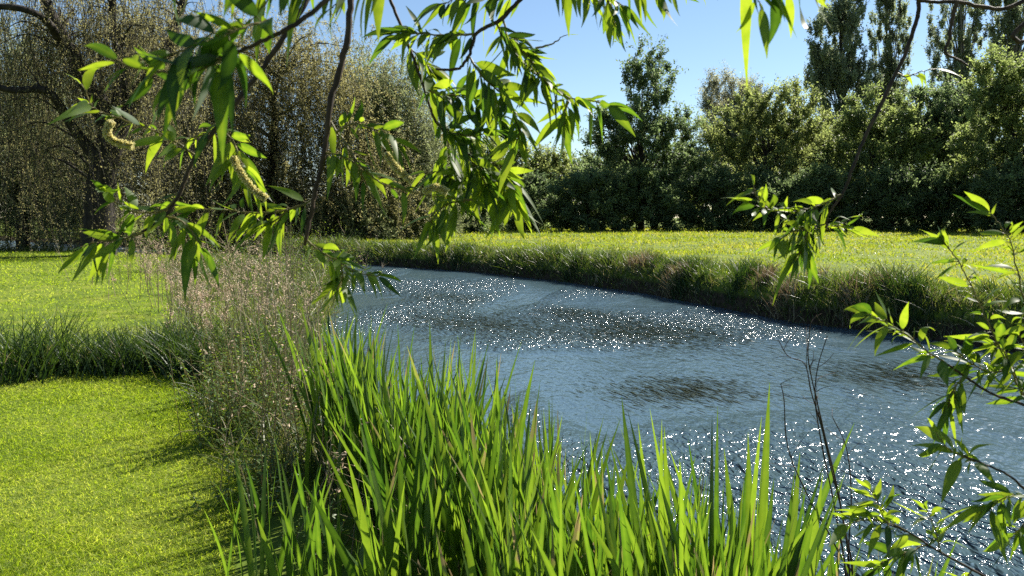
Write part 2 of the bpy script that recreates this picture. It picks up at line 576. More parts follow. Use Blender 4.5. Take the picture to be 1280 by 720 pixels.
FARVIS = [c for c in FAR[1:-2]]
mb = MB()
for n, o0, o1, l0, l1, dead in ((42000, -.05, 1.6, .35, .70, .0), (7000, -.16, .25, .3, .7, .5), (9000, .5, 2.4, .3, .55, .1)):
    xy = along(FARVIS, n, o0, o1, lambda d: np.clip(16 / d, .3, 1.2))
    dd = np.hypot(xy[:, 0], xy[:, 1])
    clump = np.clip(.70 + .45 * bumps(xy[:, 0] * 2.3, xy[:, 1] * 2.3) + .25 * bumps(xy[:, 0] * .7, xy[:, 1] * .7), .2, 1.5)
    grass(mb, xy, rng.uniform(l0, l1, n) * clump * .76, None, .008 + .0007 * dd, np.clip(rng.random(n) * .8 + dead * rng.random(n) + .12 * bumps(xy[:, 0] * 1.1, xy[:, 1]), 0, 1), .7, 3)
tag(mb.build('far_bank_grass', M['bank']), 'rank tall grass lining the far river bank', kind='stuff')

mb = MB()
NV = [c for c in NEAR[2:16]]
xy = np.vstack([along(NV, 22000, -.1, 1.25, lambda d: np.clip(8 / d, .2, 1.6)), along(NEAR[3:12], 30000, 0, 6.5)])
xy = xy[~inside(UP, xy[:, 0], xy[:, 1]) & ((np.arange(len(xy)) < 22000) | (xy[:, 1] > 10.5 + .0 * xy[:, 0]))]
keep = (xy[:, 1] > 4.6)
xy = xy[keep]
dd = np.hypot(xy[:, 0], xy[:, 1])
grass(mb, xy, rng.uniform(.18, .5, len(xy)), None, .006 + .0006 * dd, np.clip(rng.random(len(xy)) * .9, 0, 1), .8, 3)
tag(mb.build('near_bank_grass', M['bank']), 'tangled long grass between the lawn and the river', kind='stuff')


# ------------------------------------------------------------------ trees
def blob_pts(blobs, n, shell=.45):
    """clump centres spread through ellipsoids, thicker towards their outside"""
    vol = np.array([b[3] * b[4] * b[5] for b in blobs]) ** .75
    i = rng.choice(len(blobs), n, p=vol / vol.sum())
    B = np.array(blobs)[i]
    r = (shell + (1 - shell) * rng.random(n)) * rng.uniform(.85, 1.12, n)
    return B[:, :3] + rdir(n) * r[:, None] * B[:, 3:6]


def pblobs(lst, d, depth=.9):
    out = []
    for b in lst:
        px, py, rx, ry = b[:4]
        dy = b[4] if len(b) > 4 else 0
        c = pix(px, py, d + dy)
        out.append([*c, rx * d / F, rx * d / F * depth, ry * d / F])
    return out


DENSE = 2.4


def make_tree(name, label, cat, group, base, blobs, nclump, nleaf, sig, leaf, mat, bark, tr, nbranch=40, trunk_top=.75, updir=.35, spread=.75):
    nleaf = int(nleaf * DENSE); leaf = leaf * 1.3
    base = np.asarray(base, float)
    root = empty(name, base, label, cat, group)
    cl = blob_pts(blobs, nclump)
    lo = ground_z(cl[:, 0], cl[:, 1])
    cl[:, 2] = np.maximum(cl[:, 2], lo + .25)
    top = max(b[2] + b[5] for b in blobs)
    ctr = np.mean([b[:2] for b in blobs], 0)
    H = (top - base[2]) * trunk_top
    ks = np.linspace(0, 1, 9)
    pts = np.column_stack([base[0] + (ctr[0] - base[0]) * ks ** 1.5 + rng.normal(size=9) * .012 * H * ks, base[1] + (ctr[1] - base[1]) * ks ** 1.5 + rng.normal(size=9) * .012 * H * ks, base[2] - .15 + (H + .15) * ks])
    mt = MB()
    rad = tr * (1 - .85 * ks) * (1 + .45 * np.exp(-ks * 14))
    tube(mt, pts, rad, 9, .5, .05)
    pick = rng.choice(len(cl), min(nbranch, len(cl)), replace=False)
    for j in pick:
        e = cl[j]
        hh = np.clip((e[2] - base[2]) / max(H, .1) * rng.uniform(.45, .85), .08, .98)
        s = np.array([np.interp(hh, ks, pts[:, q]) for q in range(3)])
        mid = s * .45 + e * .55 + np.array([0, 0, .10 * np.linalg.norm(e - s)]) + rng.normal(size=3) * .05 * np.linalg.norm(e - s)
        pp = smooth_path([s, mid, e], 4)
        r0 = np.interp(hh, ks, rad) * rng.uniform(.3, .5)
        tube(mt, pp, np.linspace(max(r0, .02), .012, len(pp)), 5, .5, .05)
    # every clump is a handful of twigs fanning out and up, leaves set along them
    ns = 8
    ax = (cl - np.array([base[0], base[1], base[2] + .35 * (top - base[2])]))
    ax = unit(ax) * .55 + np.array([0, 0, updir])
    P0 = np.repeat(cl, ns, 0)
    D = unit(np.repeat(ax, ns, 0) + rdir(nclump * ns) * spread)
    Ls = np.repeat(rng.uniform(.7, 1.5, nclump), ns) * rng.uniform(.5, 1.3, nclump * ns) * sig * 1.9
    P0 = P0 - D * (Ls * .4)[:, None]
    bd = rng.normal(size=P0.shape) * (.12 * Ls)[:, None]
    strands(mt, P0, D, Ls, bd, .014, .005, 3, .5)
    mt.build('trunk', bark, root, True, base)
    mc = MB()
    per = max(2, nleaf // ns)
    n = nclump * ns * per
    i = np.repeat(np.arange(nclump * ns), per)
    u = rng.uniform(.05, 1.03, n)
    Pl = P0[i] + D[i] * (Ls[i] * u)[:, None] + bd[i] * (u ** 2)[:, None] + rng.normal(size=(n, 3)) * (sig * .13)
    Pl[:, 2] = np.maximum(Pl[:, 2], base[2] + .05)
    tone = np.clip(np.repeat(np.repeat(rng.normal(.5, .2, nclump), ns), per) + rng.normal(size=n) * .18, 0, 1)
    rhombi(mc, Pl, leaf * rng.uniform(.6, 1.3, n), leaf * rng.uniform(.35, .6, n), tone, unit(D[i] * .5 + rdir(n)))
    mc.build('crown', mat, root, False, base)
    return root


def gbase(px, d):
    q = pix(px, 300, d)
    return np.array([q[0], d, float(ground_z(np.array([q[0]]), np.array([d]))[0])])


HEDGE = 'trees of the hedgerow behind the meadow'
T = [  # name, label, cat, group, base px, d, blobs, nclump, nleaf, sigma, leaf, material, bark, trunk radius
    ('maple_tree', 'dark green broad tree with pointed top standing alone against the blue sky', 'tree', HEDGE, 800, 74,
     [(800, 200, 62, 90), (805, 110, 34, 44), (828, 85, 20, 24), (765, 170, 36, 40), (845, 190, 40, 60), (780, 240, 60, 45)], 300, 70, .75, .22, 'dark_green', 'bark', .35),
    ('sallow_tree', 'light olive rounded tree just left of the dark pointed tree', 'tree', HEDGE, 672, 80,
     [(672, 235, 44, 50), (650, 205, 22, 22), (690, 215, 28, 30)], 140, 70, .8, .22, 'olive', 'bark', .2),
    ('pale_willow_tree', 'pale thin half bare willow showing sky between its twigs', 'tree', HEDGE, 912, 96,
     [(912, 160, 42, 60), (900, 120, 26, 30), (935, 125, 26, 30)], 220, 60, .9, .17, 'pale', 'greybark', .22),
    ('olive_willow_tree', 'broad olive green willow with sunlit domed top right of the pale willow', 'tree', HEDGE, 955, 77,
     [(955, 190, 72, 78), (975, 135, 46, 38), (915, 170, 40, 44), (1005, 180, 46, 58), (955, 245, 90, 40)], 330, 70, .8, .21, 'olive', 'bark', .35),
    ('dark_poplar_tree', 'tall dark shaggy poplar rising leftmost above the hedgerow', 'tree', 'tall poplars behind the hedgerow', 1052, 112,
     [(1045, 60, 34, 75), (1055, 130, 44, 70), (1060, -10, 22, 60), (1030, 90, 26, 30)], 380, 80, .9, .26, 'poplar', 'bark', .4),
    ('poplar_tree', 'slim columnar poplar with thin upright crown close right of the shaggy one', 'tree', 'tall poplars behind the hedgerow', 1108, 116,
     [(1100, 60, 16, 100), (1120, 70, 18, 110), (1112, -30, 14, 70), (1112, 150, 22, 60)], 260, 70, .7, .24, 'poplar', 'greybark', .35),
    ('poplar_tree', 'wide twin topped poplar behind the bare hanging twigs at the upper right', 'tree', 'tall poplars behind the hedgerow', 1195, 108,
     [(1180, 50, 20, 110), (1208, 40, 22, 120), (1195, -60, 22, 80), (1190, 140, 40, 60)], 340, 70, .75, .24, 'poplar', 'greybark', .4),
    ('poplar_tree', 'tall poplar at the right edge partly behind the big round green tree', 'tree', 'tall poplars behind the hedgerow', 1255, 108,
     [(1250, 50, 22, 110), (1266, 20, 22, 120), (1255, -60, 22, 80), (1300, 60, 30, 100)], 340, 70, .75, .24, 'poplar', 'greybark', .4),
    ('hawthorn_tree', 'mid green lumpy tree below the slim poplar', 'tree', HEDGE, 1095, 74,
     [(1095, 205, 58, 70), (1080, 150, 34, 36), (1125, 170, 38, 48), (1050, 225, 40, 50)], 240, 70, .75, .21, 'mid_green', 'bark', .28),
    ('hawthorn_tree', 'deep green tree with ragged top between the lumpy tree and the big round one', 'tree', HEDGE, 1172, 76,
     [(1172, 195, 52, 80), (1160, 140, 30, 34), (1195, 160, 34, 50)], 230, 70, .75, .21, 'dark_green', 'bark', .28),
    ('alder_tree', 'big round green tree filling the right edge above the meadow', 'tree', HEDGE, 1262, 66,
     [(1262, 185, 70, 90), (1240, 110, 38, 44), (1290, 110, 60, 60), (1225, 200, 40, 60), (1320, 200, 80, 80)], 380, 70, .7, .2, 'mid_green', 'bark', .38),
    ('alder_tree', 'shady green tree continuing the hedgerow past the right edge', 'tree', HEDGE, 1430, 62,
     [(1420, 170, 110, 110), (1390, 230, 90, 60)], 240, 60, .8, .22, 'mid_green', 'bark', .38),
]
for nm, lb, ct, gp, bx, d, bl, nc, nl, sg, lf, mt_, bk, tr in T:
    make_tree(nm, lb, ct, gp, gbase(bx, d), pblobs(bl, d), nc, nl, sg, lf, M[mt_], M[bk], tr, 60, .9 if 'poplar' in nm else .75, 1.3 if 'poplar' in nm else .4, .6 if 'poplar' in nm else .75)

SHR = 'dark shrubs at the foot of the hedgerow'
shr = [(590, 64, 48, 34, 'dark rounded shrub at the river bend beneath the hanging willow leaves'), (655, 72, 52, 36, 'dark shrub under the light olive tree'),
       (735, 70, 52, 40, 'dark shrub left of the trunk of the pointed tree'), (815, 71, 52, 38, 'dark shrub under the right half of the pointed tree'),
       (890, 71, 52, 42, 'dark shrub below the pale half bare willow'), (965, 70, 52, 38, 'dark shrub under the domed olive willow'),
       (1040, 70, 52, 40, 'dark shrub behind the leafy tip of the long hanging branch'), (1115, 69, 52, 42, 'dark shrub below the lumpy tree'),
       (1190, 68, 52, 40, 'dark shrub below the ragged topped tree'), (1265, 61, 56, 42, 'dark shrub in front of the big round tree at the right edge'),
       (1350, 60, 60, 44, 'dark shrub just past the right edge')]
for px, d, rx, ry, lb in shr:
    make_tree('hedge_shrub', lb, 'shrub', SHR, gbase(px, d), pblobs([(px, 268 - ry * .3, rx, ry), (px + random.uniform(-25, 25), 255 - ry * .5, rx * .6, ry * .6)], d, .6), 130, 70, .6, .2, M['dark_green'], M['bark'], .1, 24)


for px, top, d, mt_, lb in ((640, 205, 92, 'mid_green', 'plain green tree at the back beside the light olive tree'), (715, 200, 90, 'dark_green', 'dark tree at the back left of the pointed tree'),
                            (875, 185, 90, 'mid_green', 'plain green tree filling behind the pale half bare willow'), (1020, 165, 90, 'olive', 'olive tree at the back under the shaggy poplar'),
                            (930, 140, 94, 'olive', 'olive tree at the back right of the pale half bare willow'), (1050, 150, 93, 'mid_green', 'green tree at the back below the shaggy poplar'), (770, 190, 92, 'olive', 'olive tree at the back seen past the pointed tree'), (590, 170, 84, 'olive', 'olive tree at the back beside the bushy grey green willow'), (1140, 165, 92, 'olive', 'olive tree at the back between the lumpy tree and the ragged one'), (1225, 130, 90, 'mid_green', 'green tree at the back left of the big round tree'),
                            (1345, 130, 88, 'dark_green', 'dark tree at the back past the right edge'), (560, 215, 88, 'mid_green', 'green tree at the back where the river bends from sight')):
    hh = 285 - top
    make_tree('back_tree', lb, 'tree', 'back row of the hedgerow', gbase(px, d), pblobs([(px, top + hh * .5, 58, hh * .5), (px + 20, top + hh * .3, 34, hh * .3), (px - 24, top + hh * .4, 34, hh * .36)], d), 200, 70, .9, .24, M[mt_], M['bark'], .25, 30)

# left side ---------------------------------------------------------
def weeping(name, label, group, base, blobs, nstr, lmin, lmax, mat, bark, tr, nbranch=40, leafl=.11, per=16, bush=60, nbush=40, limbs=(), sig=.5):
    leafl *= .95; per = int(per * 3.6); nbush = int(nbush * 3)
    base = np.asarray(base, float)
    root = empty(name, base, label, 'tree', group)
    mt = MB(); mc = MB()
    top = max(b[2] + b[5] for b in blobs)
    H = (top - base[2]) * .7
    ctr = np.mean([b[:2] for b in blobs], 0)
    ks = np.linspace(0, 1, 9)
    if len(limbs):
        for lp in limbs:
            sp_ = smooth_path(lp, 6)
            tube(mt, sp_[:, :3], sp_[:, 3], 10, .5, .07)
        trunk_pts = np.vstack([smooth_path(lp, 6)[3:, :3] for lp in limbs])
    else:
        pts = np.column_stack([base[0] + (ctr[0] - base[0]) * ks + rng.normal(size=9) * .02 * H * ks, base[1] + (ctr[1] - base[1]) * ks + rng.normal(size=9) * .02 * H * ks, base[2] - .15 + (H + .15) * ks])
        tube(mt, pts, tr * (1 - .8 * ks) * (1 + .4 * np.exp(-ks * 14)), 9, .5, .05)
        trunk_pts = pts[2:]
    st = blob_pts(blobs, nstr, .3)
    st = st + rng.normal(size=st.shape) * [1.0, 1.0, 1.0]
    for j in rng.choice(nstr, nbranch, replace=False):
        e = st[j]
        dd_ = np.linalg.norm(trunk_pts - e, axis=1) + 1.5 * np.maximum(trunk_pts[:, 2] - e[2] + .5, 0)
        s = trunk_pts[np.argmin(dd_)]
        ln = np.linalg.norm(e - s)
        pp = smooth_path([s, s * .5 + e * .5 + np.array([0, 0, .16 * ln]) + rng.normal(size=3) * .05 * ln, e], 5)
        tube(mt, pp, np.linspace(min(.02 + .012 * ln, .12), .012, len(pp)), 5, .5, .05)
    D = unit(rng.normal(size=(nstr, 3)) * .55 + np.array([0, 0, .05]))
    L = rng.uniform(lmin, lmax, nstr)
    g = ground_z(st[:, 0], st[:, 1])
    drop = np.minimum(L * 1.0, np.maximum(st[:, 2] - g - .25, .2))
    bend = np.column_stack([rng.normal(size=(nstr, 2)) * .08 * L[:, None], -drop])
    Cn = strands(mt, st, D, L * .35, bend, .012, .005, 5, .5)
    mt.build('trunk', bark, root, True, base)
    u = rng.random((nstr, per))
    Pl = st[:, None] + D[:, None] * (L[:, None] * .35 * u)[..., None] + bend[:, None] * (u ** 2)[..., None]
    Pl = Pl.reshape(-1, 3) + rng.normal(size=(nstr * per, 3)) * .05
    n = len(Pl)
    Dl = unit(rng.normal(size=(n, 3)) * .7 + np.array([0, 0, -.5]))
    tone = np.clip(np.repeat(rng.normal(.5, .16, nstr), per) + rng.normal(size=n) * .12, 0, 1)
    rhombi(mc, Pl, leafl * rng.uniform(.7, 1.4, n), leafl * rng.uniform(.25, .42, n), tone, Dl)
    if bush:
        cl = blob_pts(blobs, bush, .3)
        n = bush * nbush
        Pb = np.repeat(cl, nbush, 0) + rng.normal(size=(n, 3)) * sig
        Pb[:, 2] = np.maximum(Pb[:, 2], base[2] + .05)
        rhombi(mc, Pb, leafl * rng.uniform(.7, 1.4, n), leafl * rng.uniform(.3, .5, n), np.clip(np.repeat(rng.normal(.5, .2, bush), nbush) + rng.normal(size=n) * .15, 0, 1))
    mc.build('crown', mat, root, False, base)
    return root


LG = 'willows around the river bend on the left'


def L4(px, py, d, r):
    return [*pix(px, py, d), r]


d0 = 33.5
b0 = gbase(122, d0)
limbs = [
    [[b0[0], d0, -.2, .85], [b0[0] + .02, d0, .35, .66], L4(124, 270, d0, .6), L4(126, 225, d0, .55), L4(138, 180, d0, .52), L4(130, 140, d0, .42), L4(104, 95, d0 - .5, .30), L4(80, 50, d0 - 1, .24), L4(58, 5, d0 - 1.5, .2), L4(40, -60, d0 - 2, .14)],
    [L4(138, 175, d0, .42), L4(170, 120, d0 + .5, .3), L4(210, 60, d0 + 1, .22), L4(235, -20, d0 + 1.5, .14)],
    [L4(128, 205, d0, .34), L4(95, 165, d0 - .5, .2), L4(60, 115, d0 - 1.5, .16), L4(10, 112, d0 - 2.5, .12), L4(-50, 90, d0 - 3, .07)],
    [L4(90, 70, d0 - .5, .2), L4(50, 20, d0 - 2.5, .14), L4(-10, 8, d0 - 3.5, .1), L4(-80, 20, d0 - 4, .06)],
    [L4(140, 160, d0, .3), L4(152, 90, d0 - .3, .2), L4(140, 20, d0 - .6, .14), L4(150, -60, d0 - .8, .08)],
]
weeping('old_willow_tree', 'gnarled old tree with thick dark leaning trunk and bare twisted limbs', LG, b0,
        pblobs([(120, 70, 110, 70), (30, 60, 80, 60), (200, 50, 80, 60), (110, 0, 120, 60), (60, 170, 90, 80), (180, 150, 70, 80), (40, 20, 70, 50), (150, 20, 80, 60)], d0), 1500, 1.2, 4.5, M['brown_olive'], M['bark'], .6, 120, .10, 12, 0, 0, limbs)
weeping('brown_willow_tree', 'broad weeping tree with dense brownish crown behind the two thick hanging branches', LG, gbase(335, 46),
        pblobs([(330, 120, 100, 85), (370, 65, 55, 50), (300, 50, 50, 40), (250, 110, 70, 80), (415, 110, 50, 60), (440, 190, 60, 80), (470, 230, 50, 50), (330, 215, 120, 70), (250, 210, 70, 70)], 46), 1800, 2.5, 6, M['brown_olive'], M['bark'], .45, 70, .14, 30, 140, 70, (), 1.0)
weeping('grey_willow_tree', 'grey green bushy willow right of the brown weeping tree', LG, gbase(475, 50),
        pblobs([(478, 160, 62, 70), (500, 125, 36, 50), (450, 115, 40, 55), (530, 170, 34, 50), (490, 220, 62, 60), (535, 235, 40, 55)], 50), 900, 1.5, 4.5, M['grey_green'], M['bark'], .3, 40, .15, 26, 240, 90, (), .7)
weeping('drooping_willow_tree', 'grey brown drooping tree at the far left edge behind the lawn', LG, gbase(30, 40),
        pblobs([(20, 150, 75, 90), (-60, 150, 90, 110), (65, 190, 60, 80), (40, 80, 60, 50), (10, 240, 80, 50)], 40), 1500, 2, 4.5, M['grey_green'], M['bark'], .35, 50, .12, 26, 200, 80, (), .6)
weeping('shaded_willow_tree', 'shaded brown tree filling the gap behind the gnarled trunk', LG, gbase(205, 58),
        pblobs([(190, 120, 90, 100), (120, 150, 80, 100), (230, 200, 90, 80), (180, 50, 60, 50), (100, 220, 90, 60)], 58), 1300, 2, 4.5, M['brown_olive'], M['bark'], .35, 40, .17, 26, 240, 80, (), .9)
weeping('leaning_willow_tree', 'grey willow continuing the bank trees past the left edge', LG, gbase(-150, 44),
        pblobs([(-170, 150, 110, 130)], 44), 300, 2, 4.5, M['grey_green'], M['bark'], .35, 30, .16, 20, 80, 60, (), .8)

for px, d, rx, ry, py, mt_, lb in (
        (250, 50, 60, 34, 285, 'grey_green', 'low grey shrub on the far bank below the brown weeping tree'),
        (345, 47, 60, 36, 280, 'brown_olive', 'low brown shrub at the water below the brown weeping tree'),
        (435, 45, 58, 34, 282, 'grey_green', 'low dark shrub on the bank below the grey bushy willow'),
        (525, 52, 46, 34, 278, 'dark_green', 'small dark shrub where the river bends from sight'),
        (78, 74, 30, 26, 272, 'yellow_green', 'yellow green sunlit shrub beyond the water behind the gnarled trunk')):
    make_tree('bank_shrub', lb, 'shrub', 'shrubs along the river bend', gbase(px, d), pblobs([(px, py, rx, ry), (px + random.uniform(-20, 20), py - ry * .6, rx * .6, ry * .5)], d, .5), 110, 80, .45, .15, M[mt_], M['bark'], .08, 20)


# ------------------------------------------------------------------ river bank plants
def sword(t):
    return np.clip(np.minimum(.75 + 1.2 * t, 1) * np.clip((1 - t) / .35, 0, 1) ** .65, .03, 1)


def lance(t):
    return np.clip(np.sin(np.pi * np.clip(t, 0, 1) ** .72) ** .95, .04, 1)


def arc_blades(mb, base, n, spread, lmin, lmax, w, arc, tone, k=6, prof=taper, up=1.0, fold=0, leanv=None, tips=0.0):
    a = rng.uniform(0, 2 * np.pi, n)
    Pn = np.column_stack([base[0] + rng.normal(size=n) * spread, base[1] + rng.normal(size=n) * spread, np.full(n, base[2] - .02)])
    Pn[:, 2] = ground_z(Pn[:, 0], Pn[:, 1]) - .03
    out = np.column_stack([np.cos(a), np.sin(a), np.zeros(n)])
    D = unit(out * rng.uniform(.02, .35, n)[:, None] * arc + np.array([0, 0, up]) + (0 if leanv is None else np.asarray(leanv)))
    L = rng.uniform(lmin, lmax, n)
    bend = (out + np.array([0, 0, -.35])) * (L * arc * rng.uniform(.05, .6, n))[:, None]
    fac = rng.uniform(0, np.pi, n)
    S = np.column_stack([np.cos(fac), np.sin(fac), np.zeros(n)])
    S = unit(S - D * (S * D).sum(1, keepdims=True))
    blades(mb, Pn, D, S, L, w * rng.uniform(.65, 1.15, n), bend, k, prof, tone, fold, None, rng.normal(size=n) * .4, tips)


# flag iris stand
OUT = np.array([(1.22, 2.1), (.98, 2.45), (.42, 3.2), (-.1, 3.9), (-.62, 4.75), (-.98, 5.35)])
INN = np.array([(.35, 1.75), (-.05, 2.05), (-.5, 2.7), (-.85, 3.4), (-1.15, 4.2), (-1.4, 4.9)])


def iris_pos(u, v):
    q = np.linspace(0, 1, len(OUT))
    o = np.array([np.interp(u, q, OUT[:, i]) for i in range(2)])
    i_ = np.array([np.interp(u, q, INN[:, i]) for i in range(2)])
    return o * (1 - v) + i_ * v


IRL = ['clump of tall sword shaped iris leaves before the glittering water on the right',
       'clump of tall sword shaped iris leaves in the middle of the stand',
       'clump of tall sword shaped iris leaves at the left end beside dead stems']
for iu in range(16):
    for iv in range(6):
        u = (iu + rng.uniform(.1, .9)) / 16; v = (iv + rng.uniform(.1, .9)) / 6
        if u > .42 and v > .5 and rng.random() < .85: continue
        x, y = iris_pos(u, v)
        z = float(ground_z(np.array([x]), np.array([y]))[0])
        hscale = np.interp(u, [0, .25, .6, 1], [.92, .95, 1.0, 1.08]) * np.interp(v, [0, .5, 1], [1.06, 1.0, .86])
        mb = MB()
        n = int(rng.integers(30, 44))
        hscale *= rng.uniform(.86, 1.1) * (1 - .5 * np.clip((u - .45) / .3, 0, 1) * np.clip((v - .35) / .5, 0, 1))
        arc_blades(mb, (x, y, z), n, .085, .52 * hscale, 1.12 * hscale, .0255, .34, np.clip(rng.normal(.43, .26, n), 0, 1), 8, sword, 1.0, .12, (rng.normal() * .08, rng.normal() * .08, 0), .10)
        zi = 0 if u < .33 else 1 if u < .68 else 2
        o = tag(mb.build('iris_clump', M['iris'], None, True, (x, y, z)), IRL[zi], 'iris plant', 'yellow flag iris stand on the near bank')
        md = MB()
        n = int(rng.integers(4, 9) * (1 + u))
        arc_blades(md, (x, y, z), n, .09, .3, max(.4, .85 * hscale), .015, 1.1, np.clip(rng.normal(.55, .3, n), 0, 1), 8, taper)
        md.build('withered_leaf', M['dry'], o, True, (x, y, z))

# one extra tall blade fan
x, y = pix(955, 600, 2.25)[:2]
z = float(ground_z(np.array([x]), np.array([y]))[0])
mb = MB()
for px, py, ll in ((962, 478, 0), (935, 540, 1), (905, 560, 2), (1000, 565, 3)):
    tip = pix(px, py, 2.25 + .05 * ll)
    b = np.array([x + (ll - 1) * .02, y, z - .03])
    v_ = tip - b
    blades(mb, b[None], unit(v_)[None], np.array([[1, .1, 0]]), np.linalg.norm(v_), .034, np.array([[0, 0, 0.]]), 8, sword, .62, .12)
tag(mb.build('iris_clump', M['iris'], None, True, (x, y, z)), 'tallest iris spear standing above the others against the sparkling water', 'iris plant', 'yellow flag iris stand on the near bank')

# small iris fan by the lawn
for px, d, lb in ((318, 3.35, 'short stiff iris fan at the lawn edge beside the dead stems'), (372, 3.1, 'short iris fan with dark leaves just right of the lawn edge fan'), (430, 2.9, 'loose iris fan between dead stems at the bottom of the stand')):
    q = gbase(px, d)
    mb = MB()
    arc_blades(mb, q, 16, .07, .4, .75, .024, .35, np.clip(rng.normal(.35, .2, 16), 0, 1), 8, sword, 1, .12)
    tag(mb.build('iris_clump', M['iris'], None, True, q), lb, 'iris plant', 'yellow flag iris stand on the near bank')

# tussocks on the far bank, green and withered
ft = along([c for c in FAR[4:-6]], 44, .0, .9, lambda d: np.clip(20 / d, .4, 1.3))
for i, (x, y) in enumerate(ft):
    q = (float(x), float(y), float(ground_z(np.array([x]), np.array([y]))[0]))
    dead = i % 4 == 0
    s_ = rng.uniform(.55, 1.0)
    n = int(150 * s_)
    mb = MB()
    arc_blades(mb, q, n, .16 * s_, .35 * s_, .75 * s_, .022, 1.1, np.clip(rng.normal(.35 if dead else .45, .28, n), 0, 1), 5)
    tag(mb.build('bank_tussock', M['dry' if dead else 'sedge'], None, False, q), 'withered brown tussock at the brink of the far bank' if dead else 'dark green tussock at the brink of the far bank', 'tussock', 'withered tussocks on the far bank' if dead else 'green tussocks on the far bank')

# sedge row between the two lawns
for x, y, s, lb in (
        (-4.75, 7.95, 1.2, 'big dark arching sedge tussock at the left end of the row between the lawns'),
        (-5.6, 8.1, 1.1, 'dark sedge tussock cut by the left edge of the photo'),
        (-6.4, 8.2, 1.0, 'sedge tussock just past the left edge'),
        (-4.25, 8.35, .85, 'small sedge tussock tucked behind the big left one'),
        (-3.95, 8.1, .9, 'low sedge tussock second in the row from the big left one'),
        (-3.5, 8.3, 1.0, 'spreading sedge tussock in the middle of the row between the lawns'),
        (-3.1, 8.0, .95, 'sedge tussock with glossy leaves right of the middle of the row'),
        (-2.75, 8.25, 1.0, 'sedge tussock at the right end of the row against the dead stems'),
        (-2.5, 7.6, .8, 'small sedge tussock below the right end of the row'),
        (-3.7, 8.8, .9, 'sedge tussock on the back side of the row facing the far lawn')):
    q = (x, y, 0.0)
    mb = MB()
    n = int(420 * s)
    arc_blades(mb, q, n, .17 * s, .32 * s, .68 * s, .017, 1.15, np.clip(rng.normal(.5, .28, n), 0, 1), 6)
    o = tag(mb.build('sedge_tussock', M['sedge'], None, False, q), lb, 'sedge tussock', 'sedge row between the lawns')
    md = MB()
    arc_blades(md, q, 14, .15 * s, .3 * s, .7 * s, .009, 1.8, np.clip(rng.normal(.7, .2, 14), 0, 1), 6)
    md.build('withered_leaf', M['dry'], o, False, q)


def dead_clump(name, label, q, n, hmin, hmax, spread, fluff, r=.003, lean=.12, side=5):
    z = float(ground_z(np.array([q[0]]), np.array([q[1]]))[0])
    q = np.array([q[0], q[1], z])
    n = int(n * .52)
    Pn = np.column_stack([q[0] + rng.normal(size=n) * spread, q[1] + rng.normal(size=n) * spread, np.full(n, z - .05)])
    L = rng.uniform(hmin, hmax, n)
    D = unit(np.column_stack([rng.normal(size=(n, 2)) * lean, np.ones(n)]))
    bend = rng.normal(size=(n, 3)) * (L * .06)[:, None]
    mb = MB()
    strands(mb, Pn, D, L, bend, r, r * .4, 5, np.clip(rng.normal(.55, .25, n), 0, 1), 4)
    ns = n * side
    i = rng.integers(0, n, ns); u = rng.uniform(.45, 1, ns)
    Ps = Pn[i] + D[i] * (L[i] * u)[:, None] + bend[i] * (u ** 2)[:, None]
    Ds = unit(D[i] * .8 + rdir(ns) * .7)
    Ls = rng.uniform(.06, .22, ns) * L[i]
    bs = rdir(ns) * (Ls * .3)[:, None]
    strands(mb, Ps, Ds, Ls, bs, r * .5, r * .25, 3, np.clip(rng.normal(.6, .25, ns), 0, 1), 3)
    o = empty(name, q, label, 'dead plant', 'dead stems along the near bank')
    mb.build('dry_foliage', M['drystem'], o, False, q)
    if fluff:
        k = rng.integers(0, ns, int(n * fluff * 1.6)); uu = rng.uniform(.2, 1, int(n * fluff * 1.6))
        Pf = Ps[k] + Ds[k] * (Ls[k] * uu)[:, None] + bs[k] * (uu ** 2)[:, None] + rng.normal(size=(int(n * fluff * 1.6), 3)) * .012
        mf = MB()
        rhombi(mf, Pf, rng.uniform(.012, .030, len(Pf)), rng.uniform(.006, .014, len(Pf)), np.clip(rng.normal(.55, .25, len(Pf)), 0, 1))
        mf.build('dry_blossom', M['fluff'], o, False, q)
    return o


